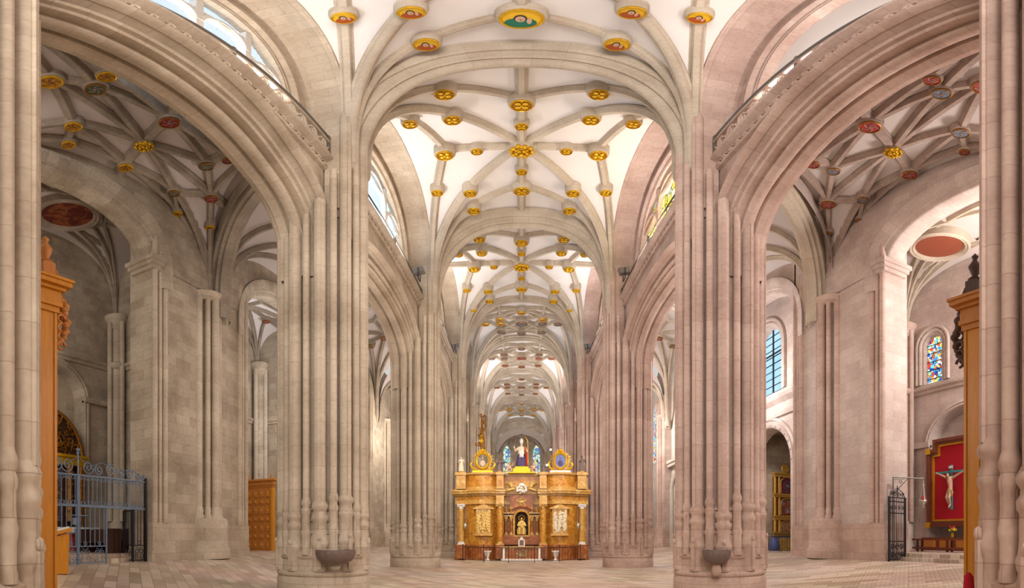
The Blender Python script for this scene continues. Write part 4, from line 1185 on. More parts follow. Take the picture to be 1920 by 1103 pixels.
def column(x, y, r, z0, z1, name, mat, capmat, parent):
    m = MB(); h = z1 - z0
    m.lathe([(r, z0 + .18), (r * 1.03, z0 + h * .35), (r * .88, z1 - .3)], (x, y, 0), 20); c = m.build(name, mat, parent)
    m = MB(); m.box(x - r * 1.35, x + r * 1.35, y - r * 1.35, y + r * 1.35, z0, z0 + .06); m.lathe([(r * 1.3, z0 + .06), (r * 1.34, z0 + .1), (r * 1.1, z0 + .13), (r * 1.2, z0 + .17), (r * 1.02, z0 + .2)], (x, y, 0), 20); m.build('column_base', capmat, c)
    m = MB(); m.lathe([(r * .9, z1 - .32), (r * 1.0, z1 - .3), (r * .92, z1 - .24), (r * 1.1, z1 - .12), (r * 1.15, z1 - .08)], (x, y, 0), 20)
    for sx_ in (-1, 1): m.lathe([(.001, -.05), (r * .45, -.04), (r * .5, 0), (r * .45, .04), (.001, .05)], (x + sx_ * r * 1.0, y - r * .9, z1 - .14), 10)
    m.box(x - r * 1.35, x + r * 1.35, y - r * 1.3, y + r * 1.2, z1 - .07, z1); m.build('column_capital', capmat, c)
    return c
for s in (-1, 1):
    column(s * 1.47, -.32, .2, 1.06, 3.85, 'column', M['ochre'], M['ochrelight'], scr)
    column(s * 4.16, -.22, .19, 1.06, 3.85, 'column', M['ochrelight'], M['white'], scr)
    mb = MB(); mb.box(s * 1.47 - .3, s * 1.47 + .3, -.62, 0, .1, 1.06); mb.build('column_pedestal', M['umber'], scr)
    mb = MB(); mb.box(s * 4.16 - .3, s * 4.16 + .3, -.55, .1, .1, 1.06); mb.build('column_pedestal', M['umber'], scr)
    mb = MB(); mb.box(s * 1.47 - .27, s * 1.47 + .27, -.6, 0, 3.85, 4.42); mb.build('entablature_block', M['ochrelight'], scr)
    mb = MB(); mb.box(s * 1.47 - .24, s * 1.47 + .24, -.42, .1, 4.9, 5.86); mb.box(s * 1.47 - .3, s * 1.47 + .3, -.5, .1, 5.86, 6.04); mb.build('attic_pedestal', M['ochrelight'], scr)
    mb = MB(); mb.box(s * 1.47 - .13, s * 1.47 + .13, -.44, -.4, 5.12, 5.7); mb.build('attic_inlay', M['ochre'], scr)
    mb = MB(); mb.box(s * 4.16 - .32, s * 4.16 + .32, -.4, .2, 4.9, 5.86); mb.box(s * 4.16 - .38, s * 4.16 + .38, -.48, .2, 5.86, 6.06); mb.build('attic_pedestal', M['ochrelight'], scr)
    # relief panel with frame and pediment on the bowed bay
    x0 = s * 2.6; yf = -.46
    mb = MB(); mb.box(x0 - .46, x0 + .46, yf - .05, yf + .25, 1.9, 3.42); mb.build('panel_ground', M['ochrelight'], scr)
    mb = MB()
    for a, b, c, d in ((-.5, -.4, 1.9, 3.4), (.4, .5, 1.9, 3.4), (-.5, .5, 1.8, 1.9), (-.5, .5, 3.4, 3.5)): mb.box(x0 + a, x0 + b, yf - .1, yf + .2, c, d)
    mb.box(x0 - .6, x0 + .6, yf - .16, yf + .2, 1.68, 1.8); mb.build('panel_frame', M['ochrelight'], scr)
    mb = MB(); mb.plate([(-.7, 0), (.7, 0), (.7, .06), (0, .34), (-.7, .06)], .34, (x0, yf + .02, 3.5), (1, 0, 0), (0, 0, 1), (0, 1, 0)); mb.build('pediment', M['ochrelight'], scr)
    mb = MB(); r2 = random.Random(5 + s)
    for k in range(30):
        fx, fz_ = -.3 + .3 * (k % 3) + r2.uniform(-.1, .1), 2.02 + 1.18 * k / 30 + r2.uniform(-.05, .05)
        mb.ball((x0 + fx, yf - .1, fz_ + .22), .055, 8, 6); mb.ball((x0 + fx, yf - .08, fz_ + .08), .085, 8, 6, sz=1.5); mb.ball((x0 + fx + .03, yf - .07, fz_ - .1), .09, 8, 6, sz=1.3)
        mb.tube([(x0 + fx - .05, yf - .12, fz_ + .14), (x0 + fx + r2.uniform(-.14, .14), yf - .12, fz_ + r2.uniform(-.02, .24))], .03, 5)
    for k in range(6): mb.ball((x0 + r2.uniform(-.3, .3), yf - .06, r2.uniform(2.0, 3.3)), .08, 8, 5, sx=1.6)
    mb.build('relief_carving', M['relief'] if s < 0 else M['cream'], scr)
# middle: aedicule, niche, emblems
mb = MB()
for s in (-1, 1): mb.box(s * .92 - .36, s * .92 + .36, .0, .5, 1.06, 1.72)
mb.box(-.56, .56, .08, .5, 1.06, 1.6); mb.build('predella', M['umber'], scr)
for s in (-1, 1):
    for x in (.72, 1.08): column(s * x, .16, .085, 1.72, 3.02, 'small_column', M['umber'], M['ochrelight'], scr)
    mb = MB(); mb.box(s * .9 - .34, s * .9 + .34, .02, .5, 3.02, 3.1); mb.box(s * .9 - .38, s * .9 + .38, -.02, .5, 3.2, 3.3); mb.build('small_entablature', M['ochrelight'], scr)
    mb = MB(); mb.box(s * .9 - .35, s * .9 + .35, .01, .5, 3.1, 3.2); mb.build('dark_frieze', M['blue'] if False else M['dark'], scr)
    for x in (.74, 1.06):
        mb = MB(); mb.lathe([(.07, 3.3), (.11, 3.36), (.05, 3.44), (.1, 3.54), (.02, 3.66), (.03, 3.7), (.001, 3.74)], (s * x, .14, 0), 10); mb.build('urn_finial', M['ochrelight'], scr)
mb = MB()
ap = arch_pts(.46, .46, 2.0, 16); ap = [(-.46, -1.2)] + ap + [(.46, -1.2)]; n2 = normals2(ap); n2[0] = (-1, 0); n2[-1] = (1, 0)
mb.sweep([(p[0], 0, 2.9 + p[1]) for p in ap], [(.3, .16), (.06, .15), (.02, .1), (.06, .05), (.02, .0), (.45, -.01)], lambda k: (Vector((0, 1, 0)), Vector((n2[k][0], 0, n2[k][1]))))
mb.box(-.62, .62, .02, .4, 1.6, 1.72); mb.build('niche_frame', M['ochrelight'], scr)
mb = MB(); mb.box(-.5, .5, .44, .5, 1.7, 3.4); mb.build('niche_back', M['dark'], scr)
mb = MB(); mb.box(-.8, .8, .24, .5, 3.3, 4.55); mb.build('emblem_panel', M['umber'], scr)
mb = MB()
ap = arch_pts(.8, .5, 2.0, 12); n2 = normals2(ap)
mb.sweep([(p[0], 0, 3.2 + p[1]) for p in ap], [(.3, .1), (.1, .1), (.06, .02), (.1, -.05), (.3, -.05)], lambda k: (Vector((0, 1, 0)), Vector((n2[k][0], 0, n2[k][1])))); mb.build('arched_hood', M['umber'], scr)
mb = MB(); r2 = random.Random(3)
for q in range(5):
    a = 2 * PI * q / 5 + .3; cx, cz = .24 * cos(a), 4.02 + .26 * sin(a)
    mb.tube([(cx + .13 * (1 - t / 9) * cos(t), .18, cz + .13 * (1 - t / 9) * sin(t)) for t in [k * .6 for k in range(13)]], .028, 5)
mb.ball((0, .18, 4.02), .12, 8, 6, sx=1.4); mb.build('gilded_emblem', M['relief'], scr)
mb = MB()
for k in range(26):
    a = r2.uniform(0, 2 * PI); rr = .34 * sqrt(r2.random()); mb.ball((rr * cos(a), -.1 - .15 * (1 - rr / .34), 4.92 + rr * sin(a) * .95), r2.uniform(.06, .11), 8, 6)
mb.build('cloud_rosette', M['white'], scr)
for s in (-1, 1):
    mb = MB()
    mb.ball((s * .75, -.02, 5.3), .1, 8, 6); mb.tube([(s * .75, .0, 5.24), (s * .68, 0, 5.08), (s * .45, 0, 4.95)], [.1, .12, .08], 8)
    mb.tube([(s * .66, -.06, 5.15), (s * .5, -.14, 5.12), (s * .38, -.14, 5.02)], .04, 6); mb.tube([(s * .5, .0, 4.95), (s * .8, -.05, 4.86), (s * 1.05, -.02, 4.76)], [.09, .07, .04], 8)
    mb.tube([(s * .76, .06, 5.2), (s * .98, .1, 5.36), (s * 1.12, .1, 5.3)], [.05, .09, .02], 6)
    mb.build('reclining_angel', M['relief'], scr)
# rear wall of the choir behind
mb = MB(); mb.box(-4.6, 4.6, .9, 1.6, 0, 5.8); mb.build('rear_wall', M['umber'], scr)
mb = MB(); mb.prism([(-1.0, .5), (-.95, -.05), (.95, -.05), (1.0, .5)], 6.02, 6.12); mb.prism([(-.62, .45), (-.6, .02), (.6, .02), (.62, .45)], 6.12, 6.36); mb.prism([(-.5, .45), (-.46, .05), (.46, .05), (.5, .45)], 6.36, 6.5)
mb.build('crowning_pedestal', M['gold'], scr)

# ------------------------------------------------------------------ figures
def remesh(o, vox, smooth=2):
    m = o.modifiers.new('skin', 'REMESH'); m.mode = 'VOXEL'; m.voxel_size = vox; m.use_smooth_shade = True
    if smooth:
        k = o.modifiers.new('ease', 'SMOOTH'); k.iterations = smooth; k.factor = .5
    return o
def limb(mb, pts, rs, n=10):
    """tapered limb with round ends"""
    mb.tube(pts, rs, n)
    for p, r in ((pts[0], rs[0]), (pts[-1], rs[-1])): mb.ball(p, r, n, 6)
    for p, r in zip(pts[1:-1], rs[1:-1]): mb.ball(p, r, n, 6)
def hand(mb, p, d, k, up=(0, 0, 1)):
    """small relaxed hand at p pointing along d, scale k"""
    p = Vector(p); d = Vector(d).normalized(); s = d.cross(Vector(up)); s = s.normalized() if s.length > 1e-3 else Vector((1, 0, 0))
    limb(mb, [p, p + d * .05 * k], [.03 * k, .036 * k], 8)
    for j in range(4):
        b = p + d * .06 * k + s * (j - 1.5) * .02 * k; limb(mb, [b, b + d * (.035 + .006 * (1.5 - abs(j - 1.5))) * k, b + d * .06 * k + Vector((0, 0, -.012 * k))], [.01 * k, .009 * k, .008 * k], 6)
    t = p + d * .02 * k + s * .035 * k; limb(mb, [t, t + (d + s * .8) * .035 * k], [.012 * k, .009 * k], 6)
def head(mb, c, k, yaw=0.0):
    """head with a face looking to -Y"""
    x, y, z = c; f = lambda dx, dy, dz: (x + (dx * cos(yaw) - dy * sin(yaw)) * k, y + (dx * sin(yaw) + dy * cos(yaw)) * k, z + dz * k)
    mb.ball(c, .1 * k, 12, 10, sx=.84, sy=.98, sz=1.2); mb.ball(f(0, -.03, -.07), .062 * k, 10, 8)
    mb.ball(f(0, -.105, -.015), .02 * k, 6, 5, sz=1.5); mb.ball(f(0, -.09, -.06), .024 * k, 8, 5, sz=.5)
    for e in (-1, 1): mb.ball(f(e * .035, -.082, .015), .018 * k, 6, 5); mb.ball(f(e * .086, .0, -.005), .022 * k, 6, 5, sx=.5)
    mb.tube([f(0, .01, -.08), f(0, .015, -.19)], [.05 * k, .058 * k], 10)
def robe(mb, prof, c=(0, 0, 0), folds=9, amp=.06, n=48, sy=.8, ph=0.0):
    P = []
    for i in range(n):
        a = 2 * PI * i / n
        P.append([(c[0] + r * cos(a) * (1 + amp * sin(folds * a + ph + z * 1.5) * min(1, max(0, 1.15 - z / prof[-1][1]))), c[1] + r * sin(a) * sy * (1 + amp * sin(folds * a + ph + z * 1.5) * min(1, max(0, 1.15 - z / prof[-1][1]))), c[2] + z) for r, z in prof])
    mb.grid(P, True, closed_u=True); b = len(mb.v) - n * len(prof)
    mb.quadface([b + i * len(prof) for i in range(n)][::-1]); mb.quadface([b + i * len(prof) + len(prof) - 1 for i in range(n)])

bishop = empty('bishop_statue', (0, SY + .25, 6.5))
tag(bishop, 'painted statue of a mitred bishop with staff on top of the altar screen', 'statue')
mb = MB(); robe(mb, [(.36, 0), (.34, .3), (.27, .8), (.24, 1.1), (.27, 1.3), (.2, 1.42), (.08, 1.48)], folds=7)
head(mb, (0, 0, 1.62), 1.05)
limb(mb, [(-.22, 0, 1.34), (-.42, -.06, 1.14), (-.5, -.22, 1.3)], [.09, .075, .05]); hand(mb, (-.5, -.23, 1.33), (-.1, -.2, 1), 1.1)
limb(mb, [(.22, 0, 1.34), (.4, -.08, 1.06), (.36, -.28, 1.02)], [.09, .075, .05]); hand(mb, (.36, -.29, 1.02), (-.1, -1, .1), 1.1)
remesh(mb.build('body', M['cream'], bishop), .014)
mb = MB(); robe(mb, [(.4, .02), (.38, .3), (.32, .62), (.27, .9)], folds=8, amp=.07); mb.build('purple_cassock', M['purple'], bishop)
mb = MB(); P = []
for i in range(15):
    a = -.9 + 2.3 * i / 14; P.append([(r * cos(a) * 1.05 + .04, r * sin(a) * .8, z) for r, z in ((.44 + .02 * sin(4 * a), .05), (.42, .4), (.36, .85), (.3, 1.25), (.2, 1.42))])
mb.grid(P); o = mb.build('scarlet_cape', M['scarlet'], bishop); m = o.modifiers.new('thick', 'SOLIDIFY'); m.thickness = .03
mb = MB(); mb.lathe([(.1, 1.7), (.125, 1.8), (.1, 1.92), (.012, 2.06)], n=16, sy=.6); mb.build('mitre', M['white'], bishop)
mb = MB(); mb.tube([(.44, -.34, .05), (.42, -.34, 1.7)], .022, 8); mb.tube([(.42 + .0 - .13 * (1 - cos(t)) * (1 - t / 12), -.34, 1.7 + .3 * sin(t * .55) + .02 * t) for t in [k * .5 for k in range(13)]], .02, 6); mb.build('crozier', M['gold'], bishop)
mb = MB(); P = [[(x, -.33 - .03 * cos(x * 30), z) for z in (.62, .8, 1.0, 1.2)] for x in (-.14, -.07, 0, .07, .14)]; mb.grid(P); o = mb.build('lace_apron', M['white'], bishop); m = o.modifiers.new('thick', 'SOLIDIFY'); m.thickness = .02

def small_statue(name, loc, h, mat, label, group=None, wings=False, lean=0.0, mat2=None):
    r = empty(name, loc); tag(r, label, 'statue', group); k = h / 1.75
    b = MB(); b.lathe([(.3 * k, 0), (.32 * k, .05 * k), (.24 * k, .1 * k), (.24 * k, .16 * k)], n=12); b.build('pedestal', M['ochrelight'], r)
    b = MB(); robe(b, [(q[0] * k, q[1] * k) for q in ((.27, .14), (.25, .5), (.19, .95), (.21, 1.25), (.15, 1.36), (.06, 1.42))], folds=7, amp=.08, sy=.75)
    head(b, (lean * .1, -.02, 1.56 * k), k)
    limb(b, [(-.17 * k, 0, 1.28 * k), (-.3 * k, -.06 * k, 1.04 * k), (-.12 * k, -.24 * k, 1.12 * k)], [.07 * k, .055 * k, .04 * k]); hand(b, (-.11 * k, -.25 * k, 1.12 * k), (.5, -.5, .3), k)
    limb(b, [(.17 * k, 0, 1.28 * k), (.32 * k, -.02 * k, 1.06 * k), (.3 * k, -.22 * k, 1.18 * k)], [.07 * k, .055 * k, .04 * k]); hand(b, (.3 * k, -.23 * k, 1.19 * k), (0, -.4, .8), k)
    o = remesh(b.build('body', mat, r), .016 * max(k, .7))
    b = MB(); b.ball((0, .015, 1.6 * k), .105 * k, 10, 8, sy=1.05, sz=1.05); b.ball((0, .07 * k, 1.5 * k), .08 * k, 8, 6, sz=1.5); b.build('hair', M['hair'], r)
    if wings:
        for s in (-1, 1):
            b = MB(); b.plate([(0, 0), (.1, .3), (.34, .5), (.4, .2), (.3, -.2), (.12, -.5)] if s > 0 else [(0, 0), (-.12, -.5), (-.3, -.2), (-.4, .2), (-.34, .5), (-.1, .3)], .05, (s * .08 * k, .14 * k, 1.15 * k), (k, 0, 0), (0, 0, k), (0, 1, 0)); b.build('wing', mat2 or mat, r)
    return r
small_statue('saint_statue', (-4.16, SY - .15, 6.06), 1.2, M['cream'], 'small pale robed statue at the left end of the altar screen')
small_statue('saint_statue', (4.16, SY - .15, 6.06), 1.25, M['granite'], 'small brown robed statue at the right end of the altar screen')
small_statue('angel_statue', (-1.5, SY - .15, 6.04), 1.05, M['granite'], 'brown winged statue on the pedestal left of the bishop', None, True)
small_statue('angel_statue', (1.5, SY - .15, 6.04), .7, M['granite'], 'low brown statue on the pedestal right of the bishop', None, True)
for s in (-1, 1):
    r = empty('cherub_statue', (s * .84, SY + .1, 6.12)); tag(r, 'small pale seated cherub just %s of the bishop pedestal' % ('left' if s < 0 else 'right'), 'statue')
    b = MB(); b.ball((0, 0, .28), .13, 10, 8, sz=1.3); head(b, (0, -.02, .56), .85); limb(b, [(-.08, -.04, .16), (-.14, -.26, .2), (-.12, -.3, .02)], [.07, .06, .04]); limb(b, [(.08, -.04, .16), (.12, -.26, .2), (.16, -.3, .02)], [.07, .06, .04])
    limb(b, [(-.11, 0, .4), (-.22, -.1, .34), (-.12, -.22, .32)], [.05, .04, .03]); limb(b, [(.11, 0, .4), (.24, -.08, .46), (.26, -.12, .6)], [.05, .04, .03]); hand(b, (.26, -.12, .6), (0, -.2, 1), .7); hand(b, (-.12, -.22, .32), (.5, -.6, 0), .7)
    remesh(b.build('body', M['skin'], r), .014)
    b = MB(); b.ball((0, .02, .6), .09, 8, 6); b.build('hair', M['hair'], r)

# seated mother and child in the niche
r = empty('seated_madonna_statue', (0, SY + .25, 1.76)); tag(r, 'gilded seated statue of a mother and child in the central niche', 'statue')
b = MB(); robe(b, [(.3, 0), (.32, .3), (.24, .5), (.19, .75), (.17, .9), (.05, .96)], folds=8, amp=.07, sy=.85); head(b, (0, -.02, 1.08), .9)
limb(b, [(-.16, 0, .84), (-.26, -.12, .62), (-.08, -.28, .6)], [.07, .06, .04]); hand(b, (-.08, -.28, .6), (1, -.2, 0), .8); limb(b, [(.16, 0, .84), (.28, -.1, .62), (.1, -.28, .56)], [.07, .06, .04]); hand(b, (.1, -.28, .56), (-1, -.2, 0), .8)
limb(b, [(-.12, -.1, .42), (-.14, -.32, .4), (-.15, -.34, .05)], [.1, .1, .07]); limb(b, [(.12, -.1, .42), (.14, -.32, .4), (.15, -.34, .05)], [.1, .1, .07])
remesh(b.build('body', M['relief'], r), .014)
b = MB(); robe(b, [(.09, .46), (.1, .55), (.07, .7), (.03, .74)], (0.02, -.32, 0), 5, .05, 24); head(b, (.02, -.33, .82), .6); remesh(b.build('child', M['relief'], r), .012)
b = MB(); b.tube([(.19 * cos(t), .02, 1.14 + .19 * sin(t)) for t in [2 * PI * k / 24 for k in range(24)]], .018, 6, closed=True)
for k in range(12): t = 2 * PI * k / 12; b.tube([(.19 * cos(t), .02, 1.14 + .19 * sin(t)), (.25 * cos(t), .02, 1.14 + .25 * sin(t))], .008, 4)
b.build('halo', M['gold'], r)

# portrait cartouches
for s in (-1, 1):
    r = empty('oval_cartouche', (s * 2.68, SY - .1, 6.06)); tag(r, 'gilded scrolled frame with an oval portrait, %s' % ('left of the bishop, pale figure on brown' if s < 0 else 'right of the bishop, blue figure'), 'cartouche')
    b = MB(); b.prism([(-.75, .25), (-.7, -.12), (.7, -.12), (.75, .25)], 0, .14); b.build('foot', M['gold'] if s < 0 else M['white'], r)
    b = MB(); b.lathe([(.36, -.04), (.46, -.05), (.5, .02), (.44, .1), (.36, .04)], n=28, caps=False); o = b.build('oval_frame', M['gold'], r); o.rotation_euler = (PI / 2, 0, 0); o.scale = (1, 1.28, 1); o.location = (0, 0, .82)
    b = MB(); b.lathe([(.38, 0), (.001, 0)], n=28, caps=False); o = b.build('portrait', M['portL'] if s < 0 else M['blue'], r); o.rotation_euler = (PI / 2, 0, 0); o.scale = (1, 1.28, 1); o.location = (0, 0, .82)
    b = MB(); b.ball((0, .02, 1.0), .09, 10, 8, sy=.3); b.ball((0, .02, .66), .2, 12, 8, sy=.2, sz=1.3); b.build('painted_figure', M['skin'] if s < 0 else M['purple'], r)
    b = MB(); r2 = random.Random(11)
    for k in range(22):
        t = 2 * PI * k / 22 + .1; R_ = .6 + .06 * sin(5 * t); cx, cz = R_ * cos(t), .82 + 1.16 * R_ * sin(t)
        b.tube([(cx + .1 * (1 - q / 8) * cos(q + t), .03, cz + .1 * (1 - q / 8) * sin(q + t)) for q in [j * .7 for j in range(9)]], .026, 5)
    for sg in (-1, 1): b.tube([(sg * .45, .03, .2), (sg * .72, .03, .3), (sg * .85, .03, .6), (sg * .72, .03, .8)], [.07, .09, .07, .03], 6)
    b.ball((0, .0, 1.56), .13, 8, 6); b.tube([(-.3, .02, 1.4), (0, 0, 1.68), (.3, .02, 1.4)], .05, 6); b.build('scrollwork', M['gold'], r)

# hanging votive lamps at the outer columns
for s in (-1, 1):
    r = empty('hanging_lamp', (s * 3.86, SY - .42, 2.2)); tag(r, 'white metal votive lamp hanging beside the %s column of the screen' % ('left' if s < 0 else 'right'), 'lamp')
    b = MB()
    for k in range(3): t = 2 * PI * k / 3; b.tube([(.02 * cos(t), .02 * sin(t), 1.3), (.1 * cos(t), .1 * sin(t), .22)], .012, 5)
    b.tube([(0, 0, 1.3), (0, .2, 1.62)], .014, 5); b.build('chains', M['silver'], r)
    b = MB(); b.lathe([(.01, -.12), (.05, -.02), (.13, .1), (.14, .2), (.1, .24), (.06, .34)], n=14); b.build('bowl', M['silver'], r)

# altar table with cross-shaped card stand, candle stands and railing
al = empty('altar_table', (0, SY - 1.15, 0)); tag(al, 'low altar table with painted front at the foot of the screen', 'altar')
b = MB(); b.box(-1.35, 1.35, -.35, .5, 0, .14); b.build('altar_step', M['white'], al)
b = MB(); b.box(-1.2, 1.2, -.2, .4, .14, .86); b.build('altar_body', M['umber'], al)
b = MB(); b.box(-1.38, 1.38, -.3, .5, .86, .96); b.build('altar_top', M['ochrelight'], al)
for x0, x1, mt in ((-.95, -.42, 'umber'), (-.36, .36, 'frontpaint'), (.42, .95, 'umber')):
    b = MB(); b.box(x0, x1, -.225, -.19, .26, .74); b.build('frontal_panel', M[mt], al)
for x in (-1.18, 1.18):
    b = MB(); b.box(x - .07, x + .07, -.26, -.1, .14, .86); b.build('corner_post', M['white'], al)
tb = empty('altar_card', (0, SY - 1.0, .96)); tag(tb, 'small grey tablet in a white frame on the altar table', 'tablet')
b = MB(); b.plate([(-.22, 0), (.22, 0), (.22, .42), (.12, .5), (.06, .6), (0, .66), (-.06, .6), (-.12, .5), (-.22, .42)], .05, (0, 0, 0), (1, 0, 0), (0, 0, 1), (0, 1, 0)); b.build('frame', M['white'], tb)
b = MB(); b.box(-.14, .14, -.04, -.02, .06, .42); b.build('tablet', M['granite'], tb)
for s in (-1, 1):
    r = empty('urn_stand', (s * 2.25, SY - 1.5, 0)); tag(r, 'white fluted urn on the floor, %s of the altar table' % ('left' if s < 0 else 'right'), 'urn')
    b = MB(); b.lathe([(.16, 0), (.16, .08), (.08, .14), (.07, .24), (.14, .36), (.21, .62), (.24, .66), (.2, .68), (.17, .64), (.001, .6)], n=16); b.build('bowl', M['white'], r)
    b = MB(); b.lathe([(.24, .6), (.26, .64), (.24, .68)], n=16); b.build('rim', M['white'], r)
rl = empty('altar_railing', (0, SY, 0)); tag(rl, 'low black iron railing curving in front of the altar', 'railing')
path = []
for k in range(41):
    t = -1 + 2 * k / 40; path.append((3.95 * t, -4.0 + 3.0 * abs(t) ** 2.6))
b = MB(); b.tube([(x, y, .95) for x, y in path], .022, 6); b.build('top_rail', M['iron'], rl)
b = MB(); b.tube([(x, y, .12) for x, y in path], .018, 6); b.build('bottom_rail', M['iron'], rl)
for k in range(0, 41):
    x, y = path[k]; big = k % 8 == 0
    b = MB(); b.tube([(x, y, 0 if big else .12), (x, y, 1.06 if big else .95)], .024 if big else .011, 6)
    if big: b.ball((x, y, 1.08), .04, 8, 6)
    b.build('post' if big else 'bar', M['iron'], rl)
# gilded carved pinnacle rising behind the screen, and two small lamps
r = empty('carved_pinnacle', (-3.15, SY + 4.6, 0)); tag(r, 'tall gilded carved pinnacle rising behind the left portrait cartouche', 'carving')
b = MB(); b.box(-.35, .35, -.2, .2, 0, 7.2); b.build('case', M['umber'], r)
b = MB(); r2 = random.Random(2)
for k in range(46):
    z = 7.0 + 4.4 * k / 46; w_ = .34 * (1 - .75 * k / 46) + .05
    cx = r2.uniform(-w_, w_) + .12 * sin(z * 1.3); b.tube([(cx + .13 * cos(t + k), -.05, z + .13 * sin(t + k)) for t in [j * .7 for j in range(6)]], .045, 5)
b.tube([(0, .05, 7.0), (.08, .05, 9), (0, .05, 11.4)], [.28, .2, .04], 8); b.build('carved_foliage', M['golddark'], r)
b = MB(); b.ball((.0, -.12, 9.6), .12, 8, 6); b.ball((0, -.1, 9.2), .17, 8, 8, sz=1.7); b.build('angel_figure', M['gold'], r)
for (x, y, z, lb) in ((2.2, SY + 3.2, 8.2, 'upper'), (1.9, SY + 3.2, 7.0, 'lower')):
    r = empty('spot_lamp', (x, y, z)); tag(r, '%s small glowing lamp on the right behind the altar screen' % lb, 'lamp')
    b = MB(); b.lathe([(.05, -.1), (.1, .0), (.1, .04)], n=10); b.build('lamp_housing', M['rail'], r)
    b = MB(); b.ball((0, -.06, .04), .07, 10, 8); b.build('bulb', M['lamp'], r)
    b = MB(); b.tube([(0, 0, -.08), (0, .1, -z + .1)], .02, 6); b.build('lamp_pole', M['rail'], r)
# ------------------------------------------------------------------ galleries on the cornices
for i in range(4):
    y0, y1 = PY[i], PY[i + 1]; ya, yb = y0 + .85, y1 - .85; zc = CORN[i] + .68
    nm = ['front', 'second', 'third', 'fourth'][i]
    for s in (-1, 1):
        side = 'left' if s < 0 else 'right'
        ya = y0 + .85 + (.95 if i == 0 and s > 0 else 0)
        r = empty('gallery_balustrade' if i == 0 else 'gallery_rail', (s * 5.2, (ya + yb) / 2, zc)); hl = (yb - ya) / 2
        tag(r, ('grey metal railed balustrade with pierced stone tracery on the %s front cornice' if i == 0 else 'thin grey rail along the %s ' + nm + ' gallery') % side, 'balustrade')
        h = 1.0 if i == 0 else .42
        for k in range(3 if i == 0 else 1):
            b = MB(); b.tube([(0, -hl, h - .09 * k), (0, hl, h - .09 * k)], .035, 6); b.build('handrail', M['rail'], r)
        if i == 0:
            b = MB(); b.box(-.06, .06, -hl, hl, .0, .1); b.box(-.06, .06, -hl, hl, .62, .72); b.build('stone_rail', M['shaft'] if s < 0 else M['shaftpink'], r)
            n = int(2 * hl / .62)
            for k in range(n):
                y = -hl + (k + .5) * 2 * hl / n
                b = MB()
                b.tube([(0, y - .28 + .56 * t / 8, .36 + .2 * sin(PI * 2 * t / 8)) for t in range(9)], .045, 6)
                b.tube([(0, y + .12 * cos(t), .36 + .2 * sin(t)) for t in [2 * PI * j / 10 for j in range(10)]], .035, 5, closed=True)
                b.build('tracery_panel', M['shaft'] if s < 0 else M['shaftpink'], r)
        for k in range(3):
            y = -hl + hl * k
            b = MB(); b.box(-.05, .05, y - .05, y + .05, 0, h + .03); b.build('post', M['rail'], r)
for (x, y, z, lb) in ((-4.8, 22.9, 15.5, 'larger grey floodlight box on the second left cornice'), (4.8, 22.9, 15.5, 'larger grey floodlight box on the second right cornice'), (-4.84, 36.3, 16.4, 'tiny grey floodlight box on the third left cornice'), (4.84, 36.3, 16.4, 'tiny grey floodlight box on the third right cornice')):
    s = -1 if x < 0 else 1
    r = empty('floodlight', (x, y, z)); tag(r, lb, 'floodlight')
    b = MB(); b.obox((0, 0, 0), .25, .17, .18, (1, 0, .25), (0, 1, 0), (-.25, 0, 1)); b.build('housing', M['rail'], r)
    b = MB(); b.obox((-.045, 0, .19), .2, .13, .015, (1, 0, .25), (0, 1, 0), (-.25, 0, 1)); b.build('lens', M['linen'], r)
    b = MB(); b.tube([(0, -.24, .1), (0, -.24, -.55), (0, .24, -.55), (0, .24, .1)], .025, 5); b.build('bracket', M['iron'], r)

# ------------------------------------------------------------------ holy water basins against the front pillars
for s in (-1, 1):
    an = -.97 if s < 0 else PI + .62 + .35
    an = math.radians(-56) if s < 0 else math.radians(180 + 64)
    d = 1.62 if s < 0 else 1.56
    cx, cy = s * XP + d * cos(an), PY[1] + d * sin(an)
    R = .5 if s < 0 else .36
    r = empty('holy_water_basin', (cx, cy, .86)); tag(r, ('wide dark red-brown ribbed stone basin fixed to the left pillar' if s < 0 else 'small dark grey ribbed stone basin fixed to the right pillar'), 'basin')
    b = MB(); n = 40; P = []
    for k in range(n):
        a = 2 * PI * k / n; g = 1 + .07 * abs(sin(a * 7))
        P.append([(rr * g * R * cos(a), rr * g * R * sin(a), z) for rr, z in ((.12, 0), (.5, .03), (.84, .12), (.98, .24), (1.02, .33))] + [(rr * R * cos(a), rr * R * sin(a), z) for rr, z in ((1.06, .35), (1.06, .4), (.9, .4), (.84, .3), (.4, .2), (.01, .18))])
    b.grid(P, True, closed_u=True); b.build('bowl', M['granite'], r)
    b = MB(); b.lathe([(.1, -.28 if s > 0 else -.12), (.14, -.2 if s > 0 else -.06), (.1, .03)], n=12); b.build('stem', M['base'] if s < 0 else M['basepink'], r)

# ------------------------------------------------------------------ panelled wooden porches behind the front piers
def panelled(mb, x0, x1, y, z0, z1, nx, nz, axis='x', d=.05, sgn=-1):
    """raised panels on a flat face; axis 'x': face in plane y; 'y': face in plane x (x0,x1 then run along y)"""
    for i in range(nx):
        for k in range(nz):
            a0 = x0 + (x1 - x0) * (i + .12) / nx; a1 = x0 + (x1 - x0) * (i + .88) / nx
            zz = (z1 - z0) / nz; hh = .84 if k % 2 == 0 else .5
            b0 = z0 + zz * (k + .5 - hh / 2); b1 = z0 + zz * (k + .5 + hh / 2)
            for q, (dd, ins) in enumerate(((d * .5, 0), (d, .05))):
                A0, A1, B0, B1 = a0 + ins, a1 - ins, b0 + ins, b1 - ins
                if A1 <= A0 or B1 <= B0: continue
                if axis == 'x': mb.box(A0, A1, min(y, y + sgn * dd), max(y, y + sgn * dd), B0, B1)
                else: mb.box(min(y, y + sgn * dd), max(y, y + sgn * dd), A0, A1, B0, B1)
